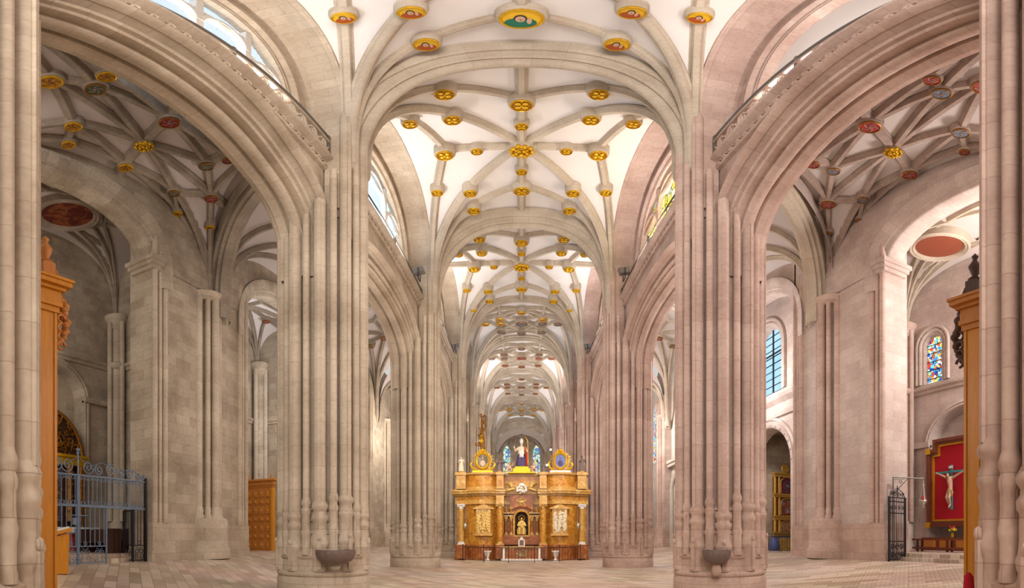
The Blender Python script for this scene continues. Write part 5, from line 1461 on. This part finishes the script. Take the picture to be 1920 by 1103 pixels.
for s in (-1, 1):
    side = 'left' if s < 0 else 'right'
    yb, zt = (5.14, 5.8) if s < 0 else (5.64, 5.55)
    r = empty('wooden_porch', (s * 7.1, 4.3, 0)); tag(r, 'tall honey-coloured panelled wooden porch behind the %s front pier' % side, 'porch')
    hy = yb - 4.3
    def sx2(a, b): return (min(s * a, s * b), max(s * a, s * b))
    b = MB(); b.box(*sx2(-.06, .16), -.7, hy - .22, 0, zt); b.build('panel_wall', M['orange'], r)
    b = MB(); panelled(b, -.68, hy - .26, -s * .06, .15, zt - .2, 1, 11, 'y', .06, -s); b.build('raised_panel', M['orange'], r)
    b = MB(); b.box(*sx2(-.1, .24), hy - .24, hy - .06, 0, zt); b.box(*sx2(-.12, .26), hy - .06, hy, 0, zt); b.box(*sx2(-.1, .2), hy - .34, hy - .24, 0, zt); b.build('corner_post', M['orange'], r)
    b = MB()
    for off, z0, z1 in ((.04, 0, .12), (.08, .12, .22), (.06, .22, .46), (.12, .46, .54), (.2, .54, .64), (.23, .64, .7)): b.box(*sx2(-.1 - off, .24 + off), -.7, hy + off, zt + z0, zt + z1)
    b.build('cornice', M['orange'] if s < 0 else M['oak'], r)
    b = MB(); r2 = random.Random(4)
    for k in range(16):
        t = k / 16; b.ball((-s * .05 + r2.uniform(-.05, .05), hy + .1 + .13 * sin(PI * t) + r2.uniform(-.03, .03), zt + .4 - 1.05 * t), .1 - .045 * t, 8, 6)
        if k % 3 == 0: b.tube([(-s * .08, hy + .12 + .09 * cos(q), zt + .3 - 1.0 * t + .09 * sin(q)) for q in [j * .8 for j in range(7)]], .03, 5)
    b.build('carved_bracket', M['oak'] if s < 0 else M['darkwood'], r)
    b = MB(); b.box(-.14, .14, hy - .3, hy - .05, zt + .74, zt + 1.1); b.lathe([(.1, 1.1), (.14, 1.16), (.06, 1.24), (.1, 1.36), (.13, 1.46), (.08, 1.56), (.04, 1.64), (.07, 1.72), (.001, 1.82)], (0, hy - .17, zt), 10)
    b.tube([(0, hy + .02, zt + .76), (0, hy + .1, zt + .86), (0, hy + .02, zt + 1.02)], .05, 6); b.build('finial', M['oak'] if s < 0 else M['darkwood'], r)
r = empty('red_curtain', (6.32, 5.0, 0)); tag(r, 'sliver of deep red hanging beside the right wooden porch at the bottom edge', 'curtain')
b = MB(); b.lathe([(.13, 0), (.12, .3), (.11, .7), (.09, .95), (.03, 1.02)], n=14, sx=.7); b.build('cloth', M['red'], r)

# ------------------------------------------------------------------ left chapel: gate, lectern, retable, altar, pews
r = empty('lectern_box', (-11.55, 8.65, fz(-11.55)), math.radians(-38)); tag(r, 'yellow wooden offering box with a cross and white top beside the left porch', 'offering box')
b = MB(); P = [[(-.24, -.2, 0), (.24, -.2, 0), (.24, .2, 0), (-.24, .2, 0)], [(-.28, -.24, 1.05), (.28, -.24, 1.05), (.28, .24, 1.18), (-.28, .24, 1.18)]]
for k in range(2): b.v += P[k]
for k in range(4): b.quadface([k, (k + 1) % 4, 4 + (k + 1) % 4, 4 + k])
b.quadface([3, 2, 1, 0]); b.quadface([4, 5, 6, 7]); b.build('box_body', M['orange'], r)
b = MB(); b.obox((0, -.02, 1.2), .36, .33, .05, (1, 0, 0), (0, 1, .27), (0, -.27, 1)); b.build('sloping_top', M['orange'], r)
b = MB(); b.obox((0, -.03, 1.27), .31, .27, .03, (1, 0, 0), (0, 1, .27), (0, -.27, 1)); b.build('white_cover', M['linen'], r)
b = MB(); b.box(-.015, .015, -.245, -.22, .5, .86); b.box(-.09, .09, -.25, -.225, .72, .75); b.build('cross', M['dark'], r)

def spiral(c, r0, turns, ax, ay, n=18, start=0.0, sg=1):
    c = Vector(c); ax = Vector(ax); ay = Vector(ay)
    return [c + ax * (r0 * (1 - .8 * t / n) * cos(start + sg * 2 * PI * turns * t / n)) + ay * (r0 * (1 - .8 * t / n) * sin(start + sg * 2 * PI * turns * t / n)) for t in range(n + 1)]

def iron_panel(parent, y0, y1, z0, z1, mat, nb, rings=True, x=0.0, barname='bar'):
    """bars with ring friezes between y0,y1 in plane x"""
    hgt = z1 - z0
    n = max(2, nb)
    for k in range(n):
        y = y0 + (y1 - y0) * (k + .5) / n
        b = MB(); b.tube([(x, y, z0), (x, y, z1)], .016, 6); b.build(barname, mat, parent)

g = empty('iron_gate', (-13.2, 12.0, FZ)); tag(g, 'blue-grey wrought iron gate with scroll crest closing the left side chapel', 'gate')
GY0, GY1 = -3.2, 1.92           # along y
H = 3.1
bi, dk = M['blueiron'], M['iron']
b = MB(); b.box(-.03, .03, GY0, GY1, 1.98, 2.05); b.box(-.03, .03, GY0, GY1, H - .05, H); b.build('cross_rail', bi, g)
b = MB(); n = 34
for k in range(n):
    y = GY0 + (GY1 - GY0) * (k + .5) / n
    b.tube([(0, y + .07 * cos(t), 2.12 + .07 * sin(t)) for t in [2 * PI * j / 10 for j in range(10)]], .012, 5, closed=True)
b.build('ring_frieze', bi, g)
b = MB()
for k in range(n):
    y = GY0 + (GY1 - GY0) * (k + .5) / n
    b.tube([(0, y + .06 * cos(t), H - .12 + .06 * sin(t)) for t in [2 * PI * j / 10 for j in range(10)]], .012, 5, closed=True)
b.build('upper_ring_frieze', bi, g)
for k in range(26):
    y = GY0 + (GY1 - GY0) * (k + .5) / 26
    b = MB(); b.tube([(0, y, 2.03), (0, y, H)], .014, 5); b.build('upper_bar', bi, g)
b = MB()
for (cy, rr, sg, st) in ((-2.7, .2, 1, 0), (-2.3, .26, -1, 2), (-1.85, .28, 1, PI), (-.95, .26, -1, 0), (-.45, .2, 1, 2), (0.1, .24, 1, 1), (.6, .2, -1, 0), (1.1, .2, 1, 2), (1.5, .15, -1, 0), (1.8, .1, 1, 1)):
    b.tube(spiral((0, cy, H + rr + .02), rr, 1.6, (0, 1, 0), (0, 0, 1), 22, st, sg), .022, 5)
b.tube([(0, -3.1, H + .1), (0, -2.5, H + .52), (0, -1.9, H + .3), (0, -1.4, H + .62), (0, -.9, H + .3), (0, -.3, H + .5), (0, .5, H + .28), (0, 1.2, H + .36), (0, 1.86, H + .06)], .016, 5)
b.build('scroll_crest', dk if False else bi, g)
b = MB(); b.tube([(0, -1.4, H), (0, -1.4, H + .8)], .03, 6); b.ball((0, -1.4, H + .85), .07, 8, 6); b.tube(spiral((0, -1.4, H + .72), .1, 1, (0, 1, 0), (0, 0, 1), 12), .014, 5); b.build('crest_finial', bi, g)
for (y, w) in ((GY0, .05), (-1.4, .06), (-.1, .035), (1.25, .04), (GY1, .07)):
    b = MB(); b.box(-w * .7, w * .7, y - w * .7, y + w * .7, 0, 1.98 if y in (-.1, 1.25) else H + (.12 if y == GY1 else 0)); b.build('post', dk if y > 1 else bi, g)
iron_panel(g, GY0, -1.4, .62, 1.98, bi, 9); iron_panel(g, -1.4, -.1, .62, 1.98, bi, 6); iron_panel(g, 1.25, GY1, .62, 1.98, dk, 4)
for (a, c, mt) in ((GY0, -1.4, bi), (-1.4, -.1, bi), (1.25, GY1, dk)):
    b = MB(); b.box(-.02, .02, a, c, .6, .64); b.box(-.02, .02, a, c, .04, .08)
    m = max(1, round((c - a) / .62))
    for k in range(m):
        cy = a + (c - a) * (k + .5) / m; w_ = (c - a) / m * .4
        for sg in (-1, 1):
            b.tube(spiral((0, cy + sg * w_ * .5, .42), w_ * .5, 1.3, (0, sg, 0), (0, 0, 1), 16, PI / 2), .014, 5); b.tube(spiral((0, cy + sg * w_ * .5, .2), w_ * .45, 1.2, (0, -sg, 0), (0, 0, -1), 14, PI / 2), .013, 5)
        b.tube([(0, cy + .07 * cos(t), .72 + .07 * sin(t)) for t in [2 * PI * j / 10 for j in range(10)]], .011, 5, closed=True)
    b.build('scroll_panel', mt, g)
lf = empty('open_leaf', (0, 1.2, 0), math.radians(68)); lf.parent = g
b = MB(); b.box(-.02, .02, -.0, .9, 1.92, 1.97); b.box(-.02, .02, 0, .9, .04, .09); b.box(-.02, .02, 0, .9, .6, .64); b.box(-.02, .02, .86, .9, .04, 1.97); b.box(-.02, .02, 0, .04, .04, 1.97); b.build('leaf_frame', dk, lf)
for k in range(6):
    y = .12 + .13 * k; b = MB(); b.tube([(0, y, .62), (0, y, 1.93)], .014, 5); b.build('leaf_bar', dk, lf)
b = MB()
for sg in (0, 1): b.tube(spiral((0, .25 + .4 * sg, .34), .17, 1.5, (0, 1, 0), (0, 0, 1), 16), .014, 5)
b.build('leaf_scroll', dk, lf)
b = MB(); b.box(-.06, .02, -1.62, -1.4, 1.36, 1.6); b.build('lock_box', bi, g)
b = MB(); b.tube([(-.05 + .1, -1.75, 1.68), (.05, -1.0, 1.68)], .022, 6); b.build('bolt', bi, g)

# retable in the niche
r = empty('gilded_retable', (-18.0, 12.55, FZ + .16), math.radians(90)); tag(r, 'dark gilded arched altarpiece in the niche of the left chapel', 'altarpiece')
ap = [(-2.15, 1.1), (2.15, 1.1)] + [(p[0] * 2.15 / 2.2, 4.3 + p[1]) for p in arch_pts(2.2, 2.4, 2.0, 20)][::-1]
b = MB(); b.plate(ap, .3, (0, .15, 0), (1, 0, 0), (0, 0, 1), (0, 1, 0)); b.build('back_panel', M['darkwood'], r)
b = MB(); pts = arch_pts(2.1, 2.35, 2.0, 20); b.tube([(-2.1, -.08, 1.1)] + [(p[0], -.08, 4.3 + p[1]) for p in pts] + [(2.1, -.08, 1.1)], .09, 8); b.build('arched_frame', M['golddark'], r)
b = MB(); b.box(-2.1, 2.1, -.35, .1, 4.05, 4.4); b.box(-2.2, 2.2, -.45, .1, 4.4, 4.52); b.build('entablature', M['gold'], r)
for x in (-1.85, -1.2, 1.2, 1.85):
    b = MB(); b.lathe([(.16, 1.5), (.14, 3.8), (.2, 4.05)], (x, -.25, 0), 14)
    b.tube([(x + .17 * cos(t), -.25 + .17 * sin(t), 1.6 + 2.2 * t / 25) for t in [k * .9 for k in range(28)]], .04, 5); b.build('twisted_column', M['golddark'], r)
b = MB(); r2 = random.Random(8)
for k in range(90):
    t = r2.uniform(.05, PI - .05); q = r2.uniform(.1, .95); cx, cz = 2.0 * q * cos(t), 4.55 + 2.1 * q * sin(t)
    b.tube([(cx + .24 * (1 - j / 8) * cos(j * .8 + k), -.1, cz + .2 * (1 - j / 8) * sin(j * .8 + k)) for j in range(8)], .04, 5)
b.build('carved_scrolls', M['golddark'], r)
b = MB(); b.box(-.95, .95, -.1, .02, 1.5, 3.9); b.build('painting', M['retpaint'], r)
al = empty('chapel_altar', (-16.9, 12.9, FZ + .3), math.radians(90)); tag(al, 'altar with red front and white cloth inside the left chapel', 'altar')
b = MB(); b.box(-1.5, 1.5, -.35, .35, 0, 1.0); b.build('altar_body', M['rednave'], al)
b = MB(); b.box(-1.56, 1.56, -.42, .4, 1.0, 1.06); b.box(-1.56, 1.56, -.43, -.4, .82, 1.03); b.build('altar_cloth', M['linen'], al)
b = MB(); b.box(-1.56, 1.56, -.44, -.36, .74, .8); b.build('red_band', M['rednave'], al)
for k in range(3):
    r = empty('chapel_pew', (-15.4, 13.4 + 1.0 * k, FZ + .3), math.radians(90)); tag(r, ['nearest dark wooden pew inside the left chapel gate', 'middle dark wooden pew inside the left chapel gate', 'hindmost dark wooden pew by the chapel end wall'][k], 'pew', 'dark pews in the left chapel')
    b = MB(); b.box(-.4, .4, -1.0, 1.0, .42, .46); b.build('seat', M['darkwood'], r)
    b = MB(); b.box(.36, .4, -1.0, 1.0, .46, .95); b.build('backrest', M['darkwood'], r)
    for y in (-.98, .94):
        b = MB(); b.box(-.4, .42, y, y + .05, 0, .98); b.build('end_panel', M['darkwood'], r)

# carved door of the second left chapel
r = empty('carved_door_screen', (-16.75, 29.4, FZ)); tag(r, 'carved honey-brown wooden door screen in the second left chapel', 'door screen')
b = MB(); b.box(-1.5, .58, 0, .3, 0, 4.35); b.build('frame', M['oak'], r)
b = MB(); panelled(b, -1.45, .5, 0, .1, 4.2, 4, 7, 'x', .09, -1)
for i in range(4):
    for k in range(7): b.ball((-1.45 + 1.95 * (i + .5) / 4, -.08, .1 + 4.1 * (k + .5) / 7), .1, 6, 4, sy=.5)
b.build('coffered_panels', M['oak'], r)
b = MB()
for off, z0, z1 in ((.06, 4.35, 4.5), (.16, 4.5, 4.6), (.12, 4.6, 4.78), (.26, 4.78, 4.9)): b.box(-1.5 - off, .58 + off, -off, .3, z0, z1)
for k in range(9): b.ball((-1.4 + .24 * k, -.1, 4.7), .06, 6, 4)
b.build('cornice', M['oak'], r)
b = MB(); b.lathe([(.12, 4.9), (.06, 5.0), (.1, 5.12), (.02, 5.3)], (.55, 0, 0), 8); b.build('finial', M['oak'], r)
b = MB(); b.lathe([(.12, 4.9), (.06, 5.0), (.1, 5.12), (.02, 5.3)], (-1.3, 0, 0), 8); b.build('finial', M['oak'], r)
b = MB(); b.box(.5, .66, -.1, .3, 0, 4.3); b.build('corner_post', M['orange'], r)

# ------------------------------------------------------------------ right chapel: crucifix panel, bench, lamp, gate
RX = 17.9
pn = empty('velvet_hanging', (RX, 14.2, FZ + .16), -PI / 2); tag(pn, 'tall red velvet panel in a stepped brown frame behind the crucifix', 'wall hanging')
b = MB(); VB, VT, VS = 1.62, 5.2, 4.72            # bottom, top and shoulder of the velvet
sh_ = [(-2.1, VB), (2.1, VB), (2.1, VS), (1.72, VS), (1.72, VT), (-1.72, VT), (-1.72, VS), (-2.1, VS)]
b.plate(sh_, .08, (0, .06, 0), (1, 0, 0), (0, 0, 1), (0, 1, 0)); b.build('velvet', M['red'], pn)
def frame_tube(name, off, w, d, mat):
    """mitred rectangular moulding following the stepped outline"""
    q = [(-2.1, VB), (2.1, VB), (2.1, VS), (1.72, VS), (1.72, VT), (-1.72, VT), (-1.72, VS), (-2.1, VS)]
    def inset(o):
        r = []
        for k in range(8):
            p0, p1, p2 = q[k - 1], q[k], q[(k + 1) % 8]
            d1 = ((p1[0] - p0[0]), (p1[1] - p0[1])); d2 = ((p2[0] - p1[0]), (p2[1] - p1[1]))
            n1 = (math.copysign(1, d1[1]) if abs(d1[1]) > 1e-6 else 0, -math.copysign(1, d1[0]) if abs(d1[0]) > 1e-6 else 0)
            n2 = (math.copysign(1, d2[1]) if abs(d2[1]) > 1e-6 else 0, -math.copysign(1, d2[0]) if abs(d2[0]) > 1e-6 else 0)
            r.append((p1[0] + o * (n1[0] + n2[0]), p1[1] + o * (n1[1] + n2[1])))
        return r
    A, B_ = inset(off - w), inset(off + w); b = MB(); P = []
    for k in range(9):
        a, c = A[k % 8], B_[k % 8]; P.append([(a[0], .1, a[1]), (a[0], -d, a[1]), (c[0], -d, c[1]), (c[0], .1, c[1])])
    b.grid(P, False); b.build(name, mat, pn)
frame_tube('gilt_fillet', .04, .045, .06, M['gold']); frame_tube('inner_frame', .14, .06, .12, M['brown']); frame_tube('outer_frame', .27, .08, .18, M['brown'])
for sx_ in (-1, 1):
    for z in (VB - .26, VS + .26):
        b = MB(); b.box(sx_ * 2.36 - .13, sx_ * 2.36 + .13, -.24, .1, z - .13, z + .13); b.build('gilt_corner_block', M['gold'], pn)
cr = empty('crucifix', (RX - .18, 15.05, 2.88), -PI / 2); tag(cr, 'carved crucified figure on a turquoise cross hanging on red velvet', 'crucifix')
b = MB(); b.box(-.055, .055, -.03, .03, 0, 2.12); b.build('upright', M['teal'], cr)
b = MB(); b.box(-1.0, 1.0, -.035, .035, 1.74, 1.84); b.build('crossbeam', M['teal'], cr)
b = MB(); b.plate([(-.15, -.05), (-.1, 0), (-.15, .06), (.15, .06), (.1, 0), (.15, -.05)], .03, (0, -.05, 2.0), (1, 0, 0), (0, 0, 1), (0, 1, 0)); b.build('title_plaque', M['linen'], cr)
b = MB()
limb(b, [(0, -.1, .86), (.02, -.1, 1.06), (.0, -.12, 1.3), (0, -.1, 1.48)], [.12, .105, .135, .1], 12); b.ball((-.07, -.13, 1.36), .085, 10, 8); b.ball((.07, -.13, 1.36), .085, 10, 8)
head(b, (-.07, -.16, 1.62), .86, yaw=-.45)
for s in (-1, 1):
    limb(b, [(s * .13, -.1, 1.47), (s * .42, -.09, 1.6), (s * .82, -.08, 1.76)], [.062, .05, .034]); hand(b, (s * .84, -.08, 1.77), (s, 0, .25), .9, (0, -1, 0))
limb(b, [(-.06, -.11, .86), (-.13, -.2, .56), (-.03, -.1, .2)], [.095, .075, .045]); limb(b, [(.06, -.11, .86), (.04, -.22, .54), (.02, -.11, .22)], [.095, .075, .045])
limb(b, [(-.03, -.1, .2), (-.02, -.17, .08)], [.042, .035]); limb(b, [(.02, -.12, .22), (.0, -.2, .1)], [.042, .035])
remesh(b.build('body', M['skin'], cr), .0085)
b = MB(); robe(b, [(.125, .66), (.15, .74), (.15, .86), (.13, .96)], (0, -.12, 0), 9, .07, 36); b.tube([(.13, -.16, .92), (.19, -.16, .8), (.16, -.15, .6)], [.04, .05, .02], 6); b.build('loincloth', M['cloth'], cr)
b = MB(); b.ball((-.06, -.12, 1.66), .095, 10, 8); b.tube([(-.0, -.12, 1.62), (.03, -.14, 1.5)], [.05, .03], 6); b.tube([(-.13, -.14, 1.62), (-.13, -.17, 1.5)], [.045, .02], 6); b.tube([(-.1, -.24, 1.55), (-.1, -.24, 1.48)], [.035, .015], 6); b.build('hair', M['hair'], cr)

bn = empty('long_bench', (16.0, 13.6, FZ + .3), -PI / 2); tag(bn, 'long reddish-brown wooden bench in front of the crucifix panel', 'bench')
b = MB(); b.box(-2.1, 2.1, -.26, .26, .5, .57); b.build('seat', M['brown'], bn)
b = MB(); b.box(-2.0, 2.0, .16, .22, .12, .2); b.build('stretcher', M['brown'], bn)
b = MB(); b.box(-2.0, 2.0, -.34, -.2, .14, .2); b.build('kneeler', M['brown'], bn)
for x in (-1.85, -.1, 1.75):
    for y in (-.18, .12):
        b = MB(); b.box(x - .05, x + .05, y, y + .07, 0, .5); b.build('leg', M['brown'], bn)
pl_ = empty('panelled_dado', (17.5, 14.2, FZ + .3), -PI / 2); tag(pl_, 'low panelled wooden dado behind the long bench', 'dado')
b = MB(); b.box(-2.6, 2.6, 0, .3, 0, .62); b.build('body', M['brown'], pl_)
b = MB(); panelled(b, -2.55, 2.55, 0, .06, .56, 5, 1, 'x', .05, -1); b.build('raised_panel', M['oak'], pl_)
fl = empty('flower_vase', (17.6, 14.9, FZ + .92)); tag(fl, 'small vase of yellow and red flowers below the crucifix', 'flowers')
b = MB(); b.lathe([(.06, 0), (.09, .08), (.06, .18), (.08, .22)], n=12); b.build('vase', M['gold'], fl)
b = MB(); r2 = random.Random(6)
for k in range(12): a = r2.uniform(0, 6.28); q = r2.uniform(.04, .22); b.ball((q * cos(a), q * sin(a), .3 + r2.uniform(-.04, .16)), .05, 6, 5)
b.build('yellow_blossom', M['paintyellow'], fl)
b = MB()
for k in range(5): a = r2.uniform(0, 6.28); b.ball((.1 * cos(a), .1 * sin(a), .36 + r2.uniform(0, .14)), .05, 6, 5)
b.build('red_blossom', M['scarlet'], fl)
b = MB()
for k in range(10): a = r2.uniform(0, 6.28); b.tube([(0, 0, .2), (.12 * cos(a), .12 * sin(a), .3), (.26 * cos(a), .26 * sin(a), .26)], [.012, .03, .006], 5)
b.build('leaves', M['discgreen'], fl)

lm = empty('hanging_sanctuary_lamp', (14.55, 13.85, 3.15)); tag(lm, 'red glass lamp hanging on chains from an iron bracket, right chapel', 'lamp')
b = MB()
for k in range(3): t = 2 * PI * k / 3; b.tube([(.02 * cos(t), .02 * sin(t), .55), (.17 * cos(t), .17 * sin(t), -.1)], .01, 5)
b.tube([(0, 0, .75), (0, 0, .55)], .012, 5); b.lathe([(.06, .5), (.07, .54), (.02, .6)], n=10); b.build('chains', M['silver'], lm)
b = MB(); b.lathe([(.01, -.4), (.05, -.34), (.04, -.28), (.14, -.2), (.19, -.1), (.16, -.06), (.05, -.08)], n=16); b.build('bowl', M['silver'], lm)
b = MB(); b.lathe([(.05, -.08), (.065, .1), (.05, .12)], n=12); b.build('red_glass', M['glassgem'], lm)
bk = empty('lamp_bracket', (13.25, 14.15, FZ)); tag(bk, 'thin grey iron bracket on a pole holding the red lamp', 'bracket')
b = MB(); b.tube([(0, .1, 0), (0, .1, 3.3)], .03, 6); b.build('pole', M['rail'], bk)
b = MB(); b.tube([(0, .1, 3.3), (1.32, -.3, 3.32)], .03, 6); b.tube([(0, .1, 3.22), (.5, -.05, 3.24)], .02, 6); b.build('arm', M['rail'], bk)
b = MB(); b.tube([(0, .1, 2.6), (.3, .0, 2.95), (.62, -.09, 3.28)], .02, 6)
b.tube(spiral((.3, .0, 3.12), .09, 1.3, (1, -.3, 0), (0, 0, 1), 14), .014, 5); b.build('brace', M['rail'], bk)

gt = empty('black_gate_leaf', (12.8, 14.0, FZ), math.radians(-85)); tag(gt, 'open black wrought iron gate leaf at the right chapel entrance', 'gate')
b = MB()
for y in (0, .95): b.box(-.03, .03, y - .03, y + .03, 0, 2.5)
for z in (.06, .75, 1.85, 2.3, 2.46): b.box(-.02, .02, 0, .95, z, z + .04)
b.build('leaf_frame', M['iron'], gt)
for k in range(8):
    y = .1 + .108 * k; b = MB(); b.tube([(0, y, .1), (0, y, 2.5)], .015, 5); b.build('bar', M['iron'], gt)
b = MB()
for k in range(3):
    for z in (.24, .56): b.tube(spiral((0, .2 + .27 * k, z), .13, 1.6, (0, 1, 0), (0, 0, 1), 16), .018, 5)
for k in range(4): b.tube(spiral((0, .14 + .22 * k, 2.08), .09, 1.3, (0, 1, 0), (0, 0, 1), 14), .015, 5); b.tube(spiral((0, .14 + .22 * k, 2.62), .11, 1.4, (0, 1, 0), (0, 0, 1), 14, k), .016, 5)
b.tube([(0, .48, 2.5), (0, .48, 2.95)], .02, 5); b.tube([(0, .0, 2.5), (0, .2, 2.72), (0, .48, 2.86)], .016, 5); b.tube([(0, .95, 2.5), (0, .75, 2.72), (0, .48, 2.86)], .016, 5)
b.build('scrollwork', M['iron'], gt)

# altar recess of the right aisle
r = empty('painted_retable', (18.1, 30.4, FZ + 1.0)); tag(r, 'narrow gilded altarpiece with three painted panels in the right recess', 'altarpiece')
b = MB(); b.box(-1.1, 1.3, .1, .3, 0, 4.5); b.build('back_board', M['golddark'], r)
for x in (-1.05, -.72, .72, 1.05):
    b = MB(); b.lathe([(.1, .3), (.085, 4.2)], (x, 0, 0), 10); b.build('column', M['oldgold'], r)
for z0, z1 in ((.0, .3), (1.15, 1.45), (2.75, 3.0), (4.2, 4.5)):
    b = MB(); b.box(-1.15, 1.3, -.12, .2, z0, z1); b.box(-1.22, 1.36, -.2, .2, z1 - .08, z1); b.build('gilded_entablature', M['oldgold'], r)
for z0, z1, m in ((.35, 1.05, 'paintA'), (1.55, 2.65, 'paintB'), (3.05, 4.15, 'paintC')):
    b = MB(); b.box(-.6, .6, .02, .12, z0, z1); b.build('painted_panel', M[m], r)
    b = MB(); ap = arch_pts(.6, .35, 2.0, 12); b.tube([(-.6, -.02, z0)] + [(p[0], -.02, z1 - .3 + p[1]) for p in ap] + [(.6, -.02, z0)], .05, 6); b.build('arched_moulding', M['oldgold'], r)
b = MB(); b.lathe([(.3, -.04), (.34, .03), (.3, .08)], (0, 0, 0), 18, caps=True)
o = b.build('crest_disc', M['oldgold'], r); o.rotation_euler = (PI / 2, 0, 0); o.location = (-.2, .05, 4.82)
r = empty('side_altar', (17.7, 29.6, FZ)); tag(r, 'pale yellow altar table under the painted altarpiece', 'altar')
b = MB(); b.box(-1.0, 1.5, -.3, .4, 0, .9); b.build('altar_body', M['ochrelight'], r)
b = MB(); b.box(-1.1, 1.6, -.36, .45, .9, .97); b.build('altar_top', M['blue'], r)
b = MB(); b.lathe([(.3, 0), (.4, .3), (.3, .7), (.2, .86)], (-1.2, -.1, 0), 14); b.build('blue_vessel', M['blue'], r)
r = empty('iron_fence', (15.1, 27.6, FZ)); tag(r, 'low black iron bar fence closing the altar recess on the right', 'fence')
b = MB(); b.tube([(0, -2.8, .95), (0, 2.8, .95)], .018, 6); b.tube([(0, -2.8, .12), (0, 2.8, .12)], .018, 6); b.build('rail', M['iron'], r)
for k in range(29):
    y = -2.8 + 5.6 * k / 28
    b = MB(); b.tube([(0, y, 0 if k % 7 == 0 else .1), (0, y, 1.12)], .016, 5); b.lathe([(.03, 1.1), (.012, 1.2), (.001, 1.24)], (0, y, 0), 6); b.build('bar', M['iron'], r)
# ------------------------------------------------------------------ camera, light
F = 930.0
cam = bpy.data.cameras.new('camera'); cam.type = 'PANO'; cam.panorama_type = 'EQUIRECTANGULAR'
cam.longitude_min = -978 / F; cam.longitude_max = (1920 - 978) / F
cam.latitude_max = 1007 / F; cam.latitude_min = -(1103 - 1007) / F
cam.clip_end = 300; cam.clip_start = .05
co = bpy.data.objects.new('camera', cam); COL.objects.link(co)
co.location = (0, 0, 1.6); co.rotation_euler = (PI / 2, 0, 0)
S.camera = co

w = bpy.data.worlds.new('World'); S.world = w; w.use_nodes = True
bg = w.node_tree.nodes['Background']; bg.inputs[0].default_value = (1.0, .95, .9, 1); bg.inputs[1].default_value = .5

def area(name, loc, size, energy, col, target=None, sy=None):
    l = bpy.data.lights.new(name, 'AREA'); l.energy = energy; l.color = col; l.size = size
    if sy: l.shape = 'RECTANGLE'; l.size_y = sy
    o = bpy.data.objects.new(name, l); COL.objects.link(o); o.location = loc
    if target is not None:
        d = Vector(target) - Vector(loc); o.rotation_euler = d.to_track_quat('-Z', 'Y').to_euler()
    o.visible_camera = False if False else o.visible_camera
    return o
def point(name, loc, energy, col, r=.5):
    l = bpy.data.lights.new(name, 'POINT'); l.energy = energy; l.color = col; l.shadow_soft_size = r
    o = bpy.data.objects.new(name, l); COL.objects.link(o); o.location = loc; return o
# added light behind the viewer, lamps lying on the cornices, added lamps hidden behind pillars
area('added_front_light', (0, -7, 13), 10, 2100, (1, .96, .92), (0, 26, 8), 8)  # added for high frontal light; no window is built there
for i in range(7):
    y0, y1 = PY[i], PY[i + 1]; ym = (y0 + y1) / 2
    for s in (-1, 1):
        area('floodlight_lamp', (s * 5.62, ym, CORN[i] + .71), .35, (120, 165, 140, 12, 150, 70, 40)[i], (1, .94, .87) if s < 0 else (1, .92, .87), (s * 5.62, ym, 30), 4.0).data.spread = math.radians(130)
point('hidden_chapel_fill', (16.5, 9.0, 11), 1700, (1, .96, .95), 1.0)  # unseen point lights added to brighten the chapels
point('hidden_chapel_fill', (-16.5, 7.5, 10), 160, (1, .93, .84), 1.0)
point('hidden_aisle_fill', (11, 27, 11), 950, (.96, .97, 1), .7)  # point lights added out of sight behind pillars to brighten the aisles
point('hidden_aisle_fill', (-11, 27, 11), 500, (.95, .97, 1), .7)
point('hidden_chapel_fill', (-16.2, 24, 12), 220, (.75, .86, 1), .7)  # bluish point light added behind the chapel pier
point('hidden_aisle_fill', (9.2, 43, 11), 900, (1, .97, .95), .7)
point('hidden_aisle_fill', (-9.2, 43, 11), 900, (1, .96, .9), .7)
area('hidden_choir_fill', (0, 51, 3), 4, 1200, (.96, .98, 1), (0, 52, 20), 4)  # upward lights added behind the screen to brighten the choir vaults
area('hidden_choir_fill', (0, 63, 3), 4, 700, (1, .9, .85), (0, 66, 20), 4)
area('hidden_choir_fill', (0, 86, 3), 3, 500, (1, .93, .86), (0, 84, 20), 3)
for s in (-1, 1):
    point('hidden_nave_fill', (s * 4.9, 15.6, 8.5), 480, (1, .95, .89) if s > 0 else (1, .93, .88), .3)  # added out of sight behind the pillars to light the opposite spandrels
    point('hidden_nave_fill', (s * 4.75, 28.6, 8.5), 420, (1, .95, .89) if s > 0 else (1, .93, .88), .3)
for s in (-1, 1):
    l = area('screen_spotlight', (s * 4.9, 28.5, 11.5), .5, 36, (1, .88, .7), (s * 1.2, SY, 3.5)); l.data.spread = math.radians(60)

S.view_settings.view_transform = 'Standard'; S.view_settings.look = 'None'; S.view_settings.gamma = 1.0; S.view_settings.exposure = 0.4
S.view_settings.use_curve_mapping = False
c = S.cycles if hasattr(S, 'cycles') else None
try:
    S.cycles.use_denoising = True; S.cycles.max_bounces = 6; S.cycles.diffuse_bounces = 2; S.cycles.glossy_bounces = 2; S.cycles.transmission_bounces = 2
    S.cycles.sample_clamp_indirect = 4; S.cycles.use_fast_gi = False
except Exception: pass
